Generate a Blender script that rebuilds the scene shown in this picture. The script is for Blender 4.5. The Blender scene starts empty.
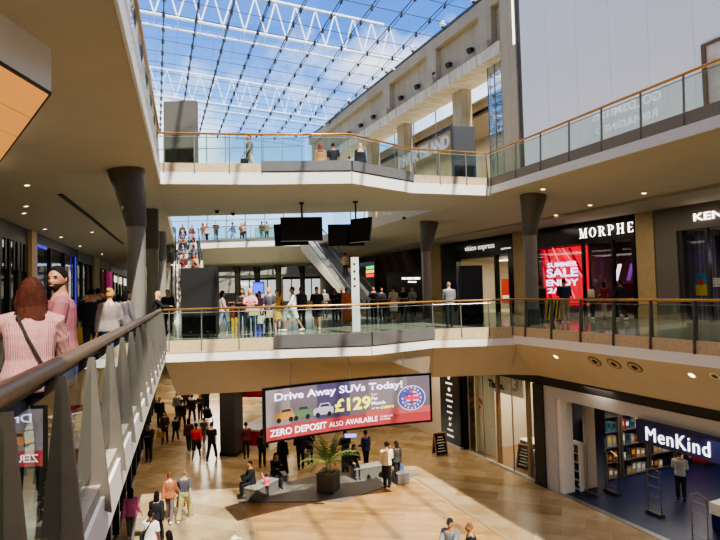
import bpy, bmesh, math, random
from mathutils import Vector, Matrix
random.seed(7)
PI = math.pi
SC = bpy.context.scene
COL = SC.collection

# ------------------------------------------------------------------ camera
EYE = 1.47
PITCH, ROLL, FPX = math.radians(2.3), math.radians(1.43), 540.0
CAM_P = Vector((0, 0, EYE))
_r0 = Vector((1, 0, 0)); _u0 = Vector((0, -math.sin(PITCH), math.cos(PITCH)))
CAM_F = Vector((0, math.cos(PITCH), math.sin(PITCH)))
CAM_R = _r0 * math.cos(ROLL) - _u0 * math.sin(ROLL)
CAM_U = _r0 * math.sin(ROLL) + _u0 * math.cos(ROLL)
cd = bpy.data.cameras.new('camera'); cam = bpy.data.objects.new('camera', cd); COL.objects.link(cam)
cd.sensor_fit = 'HORIZONTAL'; cd.sensor_width = 36.0; cd.lens = 36.0 * FPX / 720.0
cd.clip_start = 0.05; cd.clip_end = 2000
M = Matrix((CAM_R, CAM_U, -CAM_F)).transposed().to_4x4(); M.translation = CAM_P
cam.matrix_world = M
SC.camera = cam

def ray(u, v):
    return CAM_R * ((u - 360) / FPX) + CAM_U * ((270 - v) / FPX) + CAM_F
def at_z(u, v, z):
    d = ray(u, v); return CAM_P + d * ((z - EYE) / d.z)
def at_Y(u, v, Y):
    d = ray(u, v); return CAM_P + d * (Y / d.y)
def on_level(u, z, Y):
    """point on the floor at height z and depth Y that is seen in image column u"""
    v = 290 + (EYE - z) * FPX / Y
    for _ in range(3):
        p = at_Y(u, v, Y); v += (p.z - z) * FPX / Y
    p = at_Y(u, v, Y); p.z = z
    return p

# ------------------------------------------------------------------ materials
MATS = {}
def _new(name):
    m = bpy.data.materials.new(name); m.use_nodes = True
    nt = m.node_tree
    return m, nt, nt.nodes['Principled BSDF'], nt.nodes['Material Output']
def lin(c):
    if isinstance(c, str):
        c = c.lstrip('#'); c = [int(c[i:i + 2], 16) / 255 for i in (0, 2, 4)]
    return tuple(((x / 12.92) if x <= .04045 else ((x + .055) / 1.055) ** 2.4) for x in c[:3]) + (1,)
def mat(name, col, rough=.6, metal=0.0, var=0.06, scale=6.0, bump=0.0, emit=0.0, ecol=None, spec=None, coat=0.0):
    key = name
    if key in MATS: return MATS[key]
    m, nt, b, out = _new(name)
    c = lin(col)
    if var > 0:
        tc = nt.nodes.new('ShaderNodeTexCoord'); nz = nt.nodes.new('ShaderNodeTexNoise')
        nz.inputs['Scale'].default_value = scale; nz.inputs['Detail'].default_value = 4
        nt.links.new(tc.outputs['Object'], nz.inputs['Vector'])
        rp = nt.nodes.new('ShaderNodeValToRGB')
        rp.color_ramp.elements[0].position = .3; rp.color_ramp.elements[1].position = .7
        rp.color_ramp.elements[0].color = tuple(max(0, x * (1 - var)) for x in c[:3]) + (1,)
        rp.color_ramp.elements[1].color = tuple(min(1, x * (1 + var)) for x in c[:3]) + (1,)
        nt.links.new(nz.outputs['Fac'], rp.inputs['Fac']); nt.links.new(rp.outputs['Color'], b.inputs['Base Color'])
        if bump:
            bp = nt.nodes.new('ShaderNodeBump'); bp.inputs['Strength'].default_value = bump
            nt.links.new(nz.outputs['Fac'], bp.inputs['Height']); nt.links.new(bp.outputs['Normal'], b.inputs['Normal'])
    else:
        b.inputs['Base Color'].default_value = c
    b.inputs['Roughness'].default_value = rough; b.inputs['Metallic'].default_value = metal
    if spec is not None: b.inputs['Specular IOR Level'].default_value = spec
    if coat: b.inputs['Coat Weight'].default_value = coat
    if emit:
        b.inputs['Emission Color'].default_value = lin(ecol or col); b.inputs['Emission Strength'].default_value = emit
    MATS[key] = m
    return m
def glow(name, col, s):
    if name in MATS: return MATS[name]
    m, nt, b, out = _new(name)
    b.inputs['Base Color'].default_value = lin(col); b.inputs['Roughness'].default_value = .5
    b.inputs['Emission Color'].default_value = lin(col); b.inputs['Emission Strength'].default_value = s
    MATS[name] = m; return m
def glass(name, tint='#eef6f2', refl=1.0, rough=0.0, base=.0):
    if name in MATS: return MATS[name]
    m, nt, b, out = _new(name); nt.nodes.remove(b)
    t = nt.nodes.new('ShaderNodeBsdfTransparent'); t.inputs['Color'].default_value = lin(tint)
    g = nt.nodes.new('ShaderNodeBsdfGlossy'); g.inputs['Roughness'].default_value = rough
    g.inputs['Color'].default_value = (.95, .98, 1, 1)
    lw = nt.nodes.new('ShaderNodeLayerWeight'); lw.inputs['Blend'].default_value = .5
    pw = nt.nodes.new('ShaderNodeMath'); pw.operation = 'POWER'; pw.inputs[1].default_value = 4.0; nt.links.new(lw.outputs['Facing'], pw.inputs[0])
    ml = nt.nodes.new('ShaderNodeMath'); ml.operation = 'MULTIPLY_ADD'; ml.inputs[1].default_value = refl; ml.inputs[2].default_value = base + .06 * refl
    ml.use_clamp = True
    mx = nt.nodes.new('ShaderNodeMixShader')
    nt.links.new(pw.outputs[0], ml.inputs[0]); nt.links.new(ml.outputs[0], mx.inputs[0])
    nt.links.new(t.outputs[0], mx.inputs[1]); nt.links.new(g.outputs[0], mx.inputs[2]); nt.links.new(mx.outputs[0], out.inputs['Surface'])
    MATS[name] = m; return m
def tiles(name, c1, c2, mortar, w, h, rough=.35, rot=0.0, msize=.006, noise=.12, spec=.4):
    if name in MATS: return MATS[name]
    m, nt, b, out = _new(name); L = nt.links.new
    tc = nt.nodes.new('ShaderNodeTexCoord'); mp = nt.nodes.new('ShaderNodeMapping')
    mp.inputs['Rotation'].default_value = (0, 0, rot)
    L(tc.outputs['Object'], mp.inputs['Vector'])
    br = nt.nodes.new('ShaderNodeTexBrick'); br.inputs['Scale'].default_value = 1
    br.inputs['Brick Width'].default_value = w; br.inputs['Row Height'].default_value = h
    br.inputs['Mortar Size'].default_value = msize; br.inputs['Bias'].default_value = 0
    br.inputs['Color1'].default_value = lin(c1); br.inputs['Color2'].default_value = lin(c2); br.inputs['Mortar'].default_value = lin(mortar)
    L(mp.outputs[0], br.inputs['Vector'])
    nz = nt.nodes.new('ShaderNodeTexNoise'); nz.inputs['Scale'].default_value = 1.3; nz.inputs['Detail'].default_value = 6
    L(mp.outputs[0], nz.inputs['Vector'])
    hs = nt.nodes.new('ShaderNodeMixRGB'); hs.blend_type = 'OVERLAY'; hs.inputs[0].default_value = noise * 3
    L(br.outputs['Color'], hs.inputs[1]); L(nz.outputs['Fac'], hs.inputs[2]); L(hs.outputs[0], b.inputs['Base Color'])
    b.inputs['Roughness'].default_value = rough; b.inputs['Specular IOR Level'].default_value = spec
    MATS[name] = m; return m

# ------------------------------------------------------------------ object helpers
INV = {}
def tag(o, label=None, cat=None, group=None, kind=None):
    if label: o['label'] = label
    if cat: o['category'] = cat
    if group: o['group'] = group
    if kind: o['kind'] = kind
    return o
def thing(name, label, cat, loc=(0, 0, 0), rz=0.0, group=None):
    o = bpy.data.objects.new(name, None); COL.objects.link(o)
    o.empty_display_size = .1
    o.location = loc; o.rotation_euler = (0, 0, rz)
    INV[o.name] = (Matrix.Translation(Vector(loc)) @ Matrix.Rotation(rz, 4, 'Z')).inverted()
    return tag(o, label, cat, group)
class MB:
    """collects shapes (in world coordinates) and links them as one mesh object"""
    def __init__(s): s.v = []; s.f = []; s.smooth = False
    def add(s, vs, fs):
        n = len(s.v); s.v += [tuple(p) for p in vs]; s.f += [tuple(i + n for i in f) for f in fs]; return s
    def hexa(s, p):  # p: 4 bottom, 4 top
        return s.add(p, [(3, 2, 1, 0), (4, 5, 6, 7), (0, 1, 5, 4), (1, 2, 6, 5), (2, 3, 7, 6), (3, 0, 4, 7)])
    def box(s, x0, x1, y0, y1, z0, z1):
        return s.hexa([(x0, y0, z0), (x1, y0, z0), (x1, y1, z0), (x0, y1, z0), (x0, y0, z1), (x1, y0, z1), (x1, y1, z1), (x0, y1, z1)])
    def cbox(s, c, sz, rz=0.0, rx=0.0):
        R = Matrix.Rotation(rz, 3, 'Z') @ Matrix.Rotation(rx, 3, 'X'); c = Vector(c); a, b, h = sz[0] / 2, sz[1] / 2, sz[2] / 2
        return s.hexa([c + R @ Vector(q) for q in ((-a, -b, -h), (a, -b, -h), (a, b, -h), (-a, b, -h), (-a, -b, h), (a, -b, h), (a, b, h), (-a, b, h))])
    def quad(s, *p): return s.add(p, [tuple(range(len(p)))])
    def prism(s, poly, z0, z1):
        n = len(poly)
        zz = lambda z, i: z[i] if isinstance(z, (list, tuple)) else z
        vs = [(p[0], p[1], zz(z0, i)) for i, p in enumerate(poly)] + [(p[0], p[1], zz(z1, i)) for i, p in enumerate(poly)]
        return s.add(vs, [tuple(range(n - 1, -1, -1)), tuple(range(n, 2 * n))] + [(i, (i + 1) % n, n + (i + 1) % n, n + i) for i in range(n)])
    def tube(s, pts, r, n=8, cap=True, up=(0, 0, 1), flat=1.0):
        pts = [Vector(p) for p in pts]; N = len(pts); rings = []
        rr = r if isinstance(r, (list, tuple)) else [r] * N
        for i, p in enumerate(pts):
            d = (pts[min(i + 1, N - 1)] - pts[max(i - 1, 0)]).normalized()
            a = d.cross(Vector(up))
            if a.length < 1e-3: a = d.cross(Vector((0, 1, 0)))
            a.normalize(); b = a.cross(d).normalized()
            rings.append([p + a * math.cos(2 * PI * k / n) * rr[i] + b * math.sin(2 * PI * k / n) * rr[i] * flat for k in range(n)])
        vs = [q for R in rings for q in R]
        fs = [(i * n + k, i * n + (k + 1) % n, (i + 1) * n + (k + 1) % n, (i + 1) * n + k) for i in range(N - 1) for k in range(n)]
        if cap: fs += [tuple(range(n - 1, -1, -1)), tuple((N - 1) * n + k for k in range(n))]
        return s.add(vs, fs)
    def lathe(s, c, prof, n=20, sx=1.0, sy=1.0, rz=0.0):
        c = Vector(c); vs = []; N = len(prof)
        for r, z in prof:
            for k in range(n):
                a = 2 * PI * k / n + rz
                vs.append((c.x + r * math.cos(a) * sx, c.y + r * math.sin(a) * sy, c.z + z))
        fs = [(i * n + k, i * n + (k + 1) % n, (i + 1) * n + (k + 1) % n, (i + 1) * n + k) for i in range(N - 1) for k in range(n)]
        fs += [tuple(range(n - 1, -1, -1)), tuple((N - 1) * n + k for k in range(n))]
        return s.add(vs, fs)
    def ell(s, c, r, nu=14, nv=9, R=None):
        c = Vector(c); R = R or Matrix.Identity(3); vs = []; fs = []
        for j in range(nv + 1):
            t = PI * j / nv
            for k in range(nu):
                a = 2 * PI * k / nu
                vs.append(c + R @ Vector((r[0] * math.sin(t) * math.cos(a), r[1] * math.sin(t) * math.sin(a), r[2] * math.cos(t))))
        for j in range(nv):
            for k in range(nu):
                fs.append((j * nu + k, (j + 1) * nu + k, (j + 1) * nu + (k + 1) % nu, j * nu + (k + 1) % nu))
        return s.add(vs, fs)
    def mesh(s, name):
        me = bpy.data.meshes.new(name); me.from_pydata(s.v, [], s.f); me.validate()
        bm = bmesh.new(); bm.from_mesh(me); bmesh.ops.remove_doubles(bm, verts=bm.verts, dist=1e-6)
        bmesh.ops.recalc_face_normals(bm, faces=bm.faces); bm.to_mesh(me); bm.free()
        if s.smooth:
            for p in me.polygons: p.use_smooth = True
            try: me.set_sharp_from_angle(angle=math.radians(40))
            except Exception: pass
        return me
    def build(s, name, m=None, parent=None, bevel=0.0, smooth=False):
        if smooth: s.smooth = True
        o = bpy.data.objects.new(name, s.mesh(name)); COL.objects.link(o)
        if m: o.data.materials.append(m)
        if parent is not None:
            o.parent = parent
            o.matrix_parent_inverse = root_inv(parent)
        if bevel:
            md = o.modifiers.new('edge', 'BEVEL'); md.width = bevel; md.segments = 2; md.limit_method = 'ANGLE'
        return o
def root_inv(p):
    q = p
    if p.name in INV: return INV[p.name]
    return Matrix.Identity(4)
def sub(o):   # allow a mesh part to carry sub-parts: it sits at identity in world space
    INV[o.name] = Matrix.Identity(4); return o
def structure(o): o['kind'] = 'structure'; return o
def dup(root, loc, rz, label=None, group=None, scale=None):
    r = root.copy(); COL.objects.link(r); r.location = loc; r.rotation_euler = (0, 0, rz)
    if scale: r.scale = scale
    if label: r['label'] = label
    if group: r['group'] = group
    for ch in list(root.children):
        c = ch.copy(); COL.objects.link(c); c.parent = r
        for g in list(ch.children):
            d = g.copy(); COL.objects.link(d); d.parent = c
    return r

# frame along a facade or an edge: s runs away from the camera, d towards the void, z up
class Frame:
    def __init__(s, x0, slope, side):
        s.x0, s.sl = x0, slope
        s.D = Vector((slope, 1, 0)).normalized()
        s.N = Vector((-1, slope, 0)).normalized() * (1 if side == 'right' else -1)
        s.side = side
    def X(s, Y): return s.x0 + s.sl * Y
    def p(s, Y, d=0.0, z=0.0):   # Y: depth where the point of the line is taken
        return Vector((s.X(Y), Y, z)) + s.N * d
    def hit(s, u, v, d=0.0):     # where the pixel's ray meets the vertical plane of the line
        r = ray(u, v); q = CAM_P; o = Vector((s.x0, 0, 0)) + s.N * d
        t = (o - q).dot(s.N) / r.dot(s.N)
        return q + r * t
    def box(s, mb, Y0, Y1, d0, d1, z0, z1):
        P = [s.p(Y0, d0), s.p(Y1, d0), s.p(Y1, d1), s.p(Y0, d1)]
        zz = lambda z, i: z[i] if isinstance(z, (tuple, list)) else z
        return mb.hexa([Vector((q.x, q.y, z0)) for q in P] + [Vector((q.x, q.y, z1)) for q in P])
    @property
    def read(s): return -s.D if s.side == 'right' else s.D

def text_mesh(body, bold=0.0, extrude=0.0, space=1.0):
    cu = bpy.data.curves.new('lettering', 'FONT'); cu.body = body; cu.size = 1.0
    cu.offset = bold; cu.extrude = extrude; cu.space_character = space; cu.resolution_u = 3
    o = bpy.data.objects.new('lettering_source', cu); COL.objects.link(o)
    dg = bpy.context.evaluated_depsgraph_get(); dg.update()
    me = bpy.data.meshes.new_from_object(o.evaluated_get(dg))
    bpy.data.objects.remove(o); bpy.data.curves.remove(cu)
    return me
def place_text(name, body, m, parent, origin, right, up, height, width=None, bold=.0, extrude=.01, align='c', fn=None, space=1.0):
    """letters with the given cap height; origin: baseline left ('l') or centre ('c')"""
    me = text_mesh(body, bold, 0.0, space)
    xs = [v.co.x for v in me.vertices]; ys = [v.co.y for v in me.vertices]
    x0, x1 = min(xs), max(xs)
    sy = height / .73; sx = sy if width is None else width / (x1 - x0)
    w = (x1 - x0) * sx
    off = 0 if align == 'l' else -w / 2
    right = Vector(right); up = Vector(up); nrm = right.cross(up).normalized(); origin = Vector(origin)
    bm = bmesh.new(); bm.from_mesh(me)
    if extrude:
        r = bmesh.ops.extrude_face_region(bm, geom=bm.faces[:])
        for e in r['geom']:
            if isinstance(e, bmesh.types.BMVert): e.co.z += 1.0
    for v in bm.verts:
        a, b, c = (v.co.x - x0) * sx + off, v.co.y * sy, v.co.z * extrude
        v.co = fn(a, b, c) if fn else origin + right * a + up * b + nrm * c
    bmesh.ops.recalc_face_normals(bm, faces=bm.faces)
    bm.to_mesh(me); bm.free()
    o = bpy.data.objects.new(name, me); COL.objects.link(o); me.materials.clear(); me.materials.append(m)
    if parent is not None:
        o.parent = parent; o.matrix_parent_inverse = root_inv(parent)
    return o
# ------------------------------------------------------------------ levels and lines of the plan
G, M0, U = -6.2, 0.0, 5.8
LE = Frame(-0.88, -.3204, 'left')     # edge of the galleries on one side
LS = Frame(-7.10, -.3204, 'left')     # shop fronts there
LG = Frame(-2.36, -.3204, 'left')     # ground floor shop fronts under it
RE = Frame(14.10, -.4142, 'right')
RS = Frame(23.30, -.4660, 'right')
MK = Frame(16.13, -.4348, 'right')    # ground floor shop fronts under it
YF = 62.0
def V2(p): return (p[0], p[1])
def lx(fr, Y, d=0): q = fr.p(Y, d); return (q.x, q.y)

# bridge fronts
bM = [at_Y(157, 341, 17.6), at_Y(274, 338, 18.0), at_Y(371, 336, 18.2), at_Y(433, 331, 20.0), at_Y(515, 325, 20.3)]
bU = [at_Y(154, 162, 17.5), at_Y(262, 166, 18.0), at_Y(351, 164, 18.2), at_Y(412, 173, 20.3), at_Y(490, 178, 21.3)]
for L, z in ((bM, M0), (bU, U)):
    for p in L: p.z = z
bM[0].x = LE.X(17.6) + .1; bU[0].x = LE.X(17.5) + .0

# ------------------------------------------------------------------ surface materials
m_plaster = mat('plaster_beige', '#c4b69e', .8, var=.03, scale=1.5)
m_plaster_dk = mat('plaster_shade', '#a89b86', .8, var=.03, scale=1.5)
m_white = mat('fascia_white', '#efe8dc', .6, var=.02)
m_stone = mat('sand_stone_cladding', '#c9b08a', .45, var=.14, scale=14)
m_limestone = tiles('limestone_blocks', '#b7a98f', '#ae9f84', '#8f8268', 1.4, .9, .7, 0, .008, .05)
m_floor = tiles('travertine_floor', '#b49c78', '#94794f', '#8a7654', 1.5, .75, .22, .38, .006, .16, .5)
m_wood = tiles('plank_pattern_floor', '#b8905c', '#9f7846', '#87653c', 2.6, .17, .3, .14, .004, .12, .45)
m_midfloor = tiles('gallery_floor', '#a8a590', '#8d9484', '#7c7c6c', 1.0, .6, .12, .38, .004, .1, .6)
m_granite = mat('grey_granite', '#6e6862', .5, var=.35, scale=60)
m_dark = mat('dark_cladding', '#1d1b1a', .4, var=.1)
m_darkgrey = mat('dark_grey_panel', '#3a3835', .45, var=.06)
m_black = mat('gloss_black_cladding', '#0d0c0d', .18, var=.05)
m_column = mat('bronze_grey_metal', '#8a8277', .42, metal=.25, var=.05, scale=3)
m_bronze = mat('bronze_handrail', '#b98a4e', .28, metal=.75, var=.08, scale=8)
m_bronze_dk = mat('dull_bronze', '#7a6248', .38, metal=.55, var=.10, scale=20)
m_steel = mat('brushed_steel', '#8d8a86', .35, metal=.6, var=.05)
m_post = mat('grey_steel_post', '#77736c', .4, metal=.4, var=.05)
m_fin = mat('grey_fin_steel', '#6a635b', .45, metal=.35, var=.07, scale=5)
m_glass = glass('balustrade_glass', '#dfeee6', .9)
m_shopglass = glass('shop_glass', '#e6eeec', .8)
m_roofglass = glass('roof_glass', '#f2f9ff', .35)
m_rafter = mat('rafter_dark', '#4a4640', .5, metal=.3, var=.05)
m_trusswhite = mat('truss_white', '#f4f6f8', .5, var=.01)
m_downlight = glow('downlight_warm', '#ffe2b0', 4)

def S(name, mb, m, **k): return structure(mb.build(name, m, **k))

# ------------------------------------------------------------------ ground floor
S('floor', MB().box(-60, 45, -14, YF + 6, G - .3, G), m_floor)
zone = [at_z(248, 503, G), at_z(247, 498, G), at_z(330, 489, G), at_z(396, 466, G), at_z(412, 480, G), at_z(505, 540, G), at_z(600, 600, G), at_z(262, 600, G), at_z(258, 540, G)]
S('floor_plank_zone', MB().prism([V2(p) for p in zone], G - .05, G + .006), m_wood)
tb = MB()
for a, b in ((at_z(393, 463, G), at_z(600, 601, G)), (at_z(247, 500, G), at_z(262, 600, G))):
    d = (b - a).normalized(); n = Vector((-d.y, d.x, 0)) * .07
    tb.prism([V2(a - n), V2(b - n), V2(b + n), V2(a + n)], G, G + .012)
S('trim_1', tb, mat('border_strip', '#9c8460', .4))
plat = [at_z(238, 503, G), at_z(342, 502, G), at_z(392, 485, G), at_z(420, 474, G), at_z(345, 470, G), at_z(262, 488, G)]
S('floor_plinth', MB().prism([V2(p) for p in plat], G - .05, G + .035), m_granite)

# ------------------------------------------------------------------ middle level
S('floor_left_gallery', MB().prism([lx(LS, -12, -9), lx(LS, YF, -9), lx(LE, YF, .0), lx(LE, 17.6, .0), lx(LE, -.2, .0), lx(LE, -12, .0)], -.42, M0), m_midfloor)
S('floor_right_gallery', MB().prism([lx(RE, -12), lx(RE, 20.3), lx(RE, YF), lx(RS, YF, -9), lx(RS, -12, -9)], -.42, M0), m_midfloor)
S('floor_bridge', MB().prism([V2(p) for p in bM] + [lx(RE, YF, -.01), lx(LE, YF, -.01)], -.42, M0 + .002), m_midfloor)
S('floor_near_bridge', MB().prism([(-1.0, .12), (LE.X(-12), -12), (RE.X(-12), -12), (13.9, .12)], -.42, M0), m_midfloor)

def fascia(name, pts, z1, z0, m, off=0.0, th=.06, inward=None):
    """thin band along a line of plan points"""
    mb = MB()
    for a, b in zip(pts, pts[1:]):
        d = (b - a); d.z = 0; d.normalize(); n = Vector((d.y, -d.x, 0))
        q = [a + n * off, b + n * off, b + n * (off + th), a + n * (off + th)]
        mb.hexa([(p.x, p.y, z0) for p in q] + [(p.x, p.y, z1) for p in q])
    return S(name, mb, m)
# stone or metal band at floor level, white fascia below, sloping underside
fascia('trim_2', bM[0:2], .03, -.40, m_stone)
fascia('trim_3', bM[1:4], .10, -.33, m_steel, off=.0, th=.10)
fascia('trim_4', bM[3:5], .03, -.40, m_stone)
fascia('trim_5', bM, -.36, -.66, m_white, off=.02, th=.04)
bMi = [bM[0] + Vector((.1, .9, 0)), bM[1] + Vector((.1, 1.1, 0)), bM[2] + Vector((-.05, 1.9, 0)), bM[3] + Vector((.1, 1.0, 0)), bM[4] + Vector((0, .9, 0))]
ub = MB()
for i in range(4):
    a, b, c, d = bM[i], bM[i + 1], bMi[i + 1], bMi[i]
    zi = -1.9
    ub.quad((a.x, a.y, -.64), (b.x, b.y, -.64), (c.x, c.y, zi), (d.x, d.y, zi))
pl = [(p.x, p.y, -1.9) for p in bMi] + [(RE.X(YF), YF, -1.9), (LE.X(YF), YF, -1.9)]
ub.quad(*pl)
S('ceiling_under_bridge', ub, m_plaster)
# far side gallery on the right: edge, sloping bulkhead with speakers, ground floor ceiling
REp = lambda a, b, n=1: [RE.p(a + (b - a) * i / n) for i in range(n + 1)]
fascia('trim_6', [RE.p(20.3), RE.p(-2)], .03, -.34, m_stone)
fascia('trim_7', [RE.p(20.3), RE.p(-2)], -.30, -.60, m_white, off=.02, th=.05)
rb = MB()
for Y0, Y1 in ((-8, 20.6),):
    a, b = RE.p(Y0, .04), RE.p(Y1, .04); c, d = RE.p(Y1, -1.35), RE.p(Y0, -1.35)
    rb.quad((a.x, a.y, -.58), (b.x, b.y, -.58), (c.x, c.y, -1.95), (d.x, d.y, -1.95))
a, b = RE.p(-8, -1.35), RE.p(YF, -1.35); c, d = RE.p(YF, -12), RE.p(-8, -12)
rb.quad((a.x, a.y, -1.95), (b.x, b.y, -1.95), (c.x, c.y, -1.95), (d.x, d.y, -1.95))
a, b = RE.p(20.6, .04, -.58), RE.p(20.6, -1.35, -1.95)
rb.quad(tuple(a), tuple(b), (bMi[4].x, bMi[4].y, -1.9)); rb.quad(tuple(a), (bMi[4].x, bMi[4].y, -1.9), (bM[4].x, bM[4].y, -.64))
S('ceiling_right_bulkhead', rb, m_plaster)
# near left gallery: stone ledge between the fins, white edge, underside
lb = MB()
LE.box(lb, -4, 17.6, -.02, .14, -.40, -.06)
S('trim_8', lb, mat('ledge_stone', '#a79c8a', .6, var=.12, scale=25))
lb = MB(); LE.box(lb, -4, 17.55, .12, .17, -.52, -.16)
S('trim_9', lb, m_white)
lb = MB()
a, b, c, d = LE.p(-6, .14), LE.p(YF, .14), LE.p(YF, -1.3), LE.p(-6, -1.3)
lb.quad((a.x, a.y, -.5), (b.x, b.y, -.5), (c.x, c.y, -1.5), (d.x, d.y, -1.5))
a, b = LE.p(-6, -12), LE.p(YF, -12)
lb.quad((d.x, d.y, -1.5), (c.x, c.y, -1.5), (b.x, b.y, -1.5), (a.x, a.y, -1.5))
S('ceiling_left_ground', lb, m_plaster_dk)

# ------------------------------------------------------------------ upper level
def prism_uneven(poly, z0s, z1):
    return MB().prism(poly, z0s, z1)
S('ceiling_left_gallery', MB().prism([lx(LS, -12), lx(LS, YF), lx(LE, YF), lx(LE, -12)], [4.6, 4.6, 5.22, 5.22], U), m_plaster)
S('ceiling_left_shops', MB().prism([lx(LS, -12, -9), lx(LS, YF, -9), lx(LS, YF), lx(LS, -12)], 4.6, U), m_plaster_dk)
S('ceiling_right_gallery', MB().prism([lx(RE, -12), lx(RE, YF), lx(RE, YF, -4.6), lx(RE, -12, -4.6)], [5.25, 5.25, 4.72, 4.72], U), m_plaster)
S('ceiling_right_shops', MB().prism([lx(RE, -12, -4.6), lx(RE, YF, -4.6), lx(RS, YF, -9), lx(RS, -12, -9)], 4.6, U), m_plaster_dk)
YB = 25.0
S('ceiling_upper_bridge', MB().prism([V2(p) for p in bU] + [lx(RE, YB), lx(LE, YB)], 5.18, U), m_plaster)
fascia('trim_10', bU[0:2], U + .04, U - .26, m_stone)
fascia('trim_11', bU[1:4], U + .12, U - .22, m_steel, th=.10)
fascia('trim_12', bU[3:5], U + .04, U - .26, m_stone)
fascia('trim_13', bU, U - .24, U - .66, m_white, off=.02, th=.04)
fascia('trim_14', [RE.p(21.3), RE.p(-4)], U + .04, U - .32, mat('grey_stone_band', '#8d8371', .5, var=.12, scale=18))
fascia('trim_15', [RE.p(21.3), RE.p(-4)], U - .30, U - .60, m_white, off=.02, th=.05)
fascia('trim_16', [LE.p(-6), LE.p(17.5)], U - .25, U - .62, m_white, off=.0, th=.05)
fascia('trim_17', [LE.p(-6), LE.p(17.5)], U + .05, U - .27, m_stone, off=.0, th=.03)
S('ceiling_near_bridge', MB().prism([(-1.2, .4), (LE.X(-8) - .2, -8), (16, -8), (13.8, .4)], 5.2, U), m_plaster)
# far gallery of the upper level, gently curved front
fp = [Vector((LE.X(43), 43, U)), Vector((-10.5, 42.2, U)), Vector((-6.5, 42.0, U)), Vector((-3.4, 42.6, U)), Vector((RE.X(45) - 4.0, 44.2, U)), Vector((RE.X(45), 45, U))]
S('floor_far_gallery', MB().prism([V2(p) for p in fp] + [(RE.X(YF), YF), (LE.X(YF), YF)], U - .5, U), m_plaster)
fascia('trim_18', fp, U + .05, U - .22, m_steel)
fascia('trim_19', fp, U - .2, U - .62, m_white, off=.01)
fb = MB()
fpi = [p + Vector((.3, 2.2, 0)) for p in fp]
for i in range(len(fp) - 1):
    a, b, c, d = fp[i], fp[i + 1], fpi[i + 1], fpi[i]
    fb.quad((a.x, a.y, U - .6), (b.x, b.y, U - .6), (c.x, c.y, 4.1), (d.x, d.y, 4.1))
fb.quad(*[(p.x, p.y, 4.1) for p in fpi], (RE.X(YF), YF, 4.1), (LE.X(YF), YF, 4.1))
S('ceiling_far_gallery', fb, m_plaster)
# beige ring of the upper right gallery between bridge and far gallery
# ------------------------------------------------------------------ outer walls that close the building
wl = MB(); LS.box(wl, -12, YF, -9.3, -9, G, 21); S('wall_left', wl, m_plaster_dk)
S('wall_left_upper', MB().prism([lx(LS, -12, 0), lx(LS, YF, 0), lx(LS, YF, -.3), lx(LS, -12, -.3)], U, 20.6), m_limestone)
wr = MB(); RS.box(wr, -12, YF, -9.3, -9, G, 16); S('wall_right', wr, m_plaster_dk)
S('wall_back', MB().box(-30, 40, -12.4, -12, G, 21), m_plaster)
S('wall_far', MB().box(LS.X(YF) - 9, RS.X(YF) + 9, YF + 3, YF + 3.3, G, 5.2), m_plaster_dk)

# ------------------------------------------------------------------ skylight
RSL = -.38
RF = lambda x0: Frame(x0, RSL, 'right')
pa = at_z(164, 0, 20.2)
x_a = pa.x - RSL * pa.y
def roof_z(X, Y):
    d = (Vector((X, Y, 0)) - RS.p(0)).dot(RS.N)
    return 19.35 + .045 * d
sk = thing('skylight_roof', 'glazed atrium roof of clear panes on thin dark rafters', 'skylight', (0, 0, 19.35))
cs = math.cos(math.atan(RSL)); step = 2.06
dirP = Vector((1, -RSL, 0)).normalized()      # purlin direction, towards the right wall
nR = range(-3, 12)
roofpoly = [lx(RS, -8), lx(RS, YF), (x_a - 3.5 * step / cs + RSL * YF, YF), (x_a - 3.5 * step / cs + RSL * -8, -8)]
gm = MB(); gm.quad(*[(x, y, roof_z(x, y) - .05) for x, y in roofpoly]); gm.build('glass_pane', m_roofglass, sk)
nodes_s = [i * 2.0 for i in range(-21, 14)]
def Y_node(x0, k):   # purlin k crosses rafter x0
    base = Vector((pa.x, 35.1, 0)) + Vector((RSL, 1, 0)).normalized() * k
    # move along dirP until on the rafter x0
    p = base
    t = (x0 + RSL * p.y - p.x) / (dirP.x - RSL * dirP.y)
    return p + dirP * t
for i in nR:
    x0 = x_a + i * step / cs
    # stop at the right wall
    Ys = [Y for Y in [-8 + .5 * k for k in range(int((YF + 8) * 2) + 1)] if (x0 + RSL * Y) < RS.X(Y) + .05]
    if len(Ys) < 2: continue
    Y0, Y1 = Ys[0], Ys[-1]
    mb = MB(); a = Vector((x0 + RSL * Y0, Y0, 0)); b = Vector((x0 + RSL * Y1, Y1, 0))
    a.z, b.z = roof_z(a.x, a.y), roof_z(b.x, b.y)
    mb.tube([a, b], .045, 4); mb.tube([a - Vector((0, 0, .28)), b - Vector((0, 0, .28))], .028, 4)
    for s in nodes_s:
        q = Y_node(x0, s)
        if Y0 < q.y < Y1: q.z = roof_z(q.x, q.y) - .12; mb.cbox(q, (.17, .17, .3))
    mb.build('rafter', m_rafter, sk)
for s in nodes_s:
    a = Y_node(x_a - 3.5 * step / cs, s)
    t = 0; 
    # march to the right wall
    b = a.copy()
    while b.x < RS.X(b.y) and t < 60: b = a + dirP * t; t += .25
    if a.y < -10 or a.y > YF + 8 or b.y > YF + 10: continue
    a.z, b.z = roof_z(a.x, a.y), roof_z(b.x, b.y)
    MB().tube([a, b], .025, 4).build('purlin', m_rafter, sk)
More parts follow.
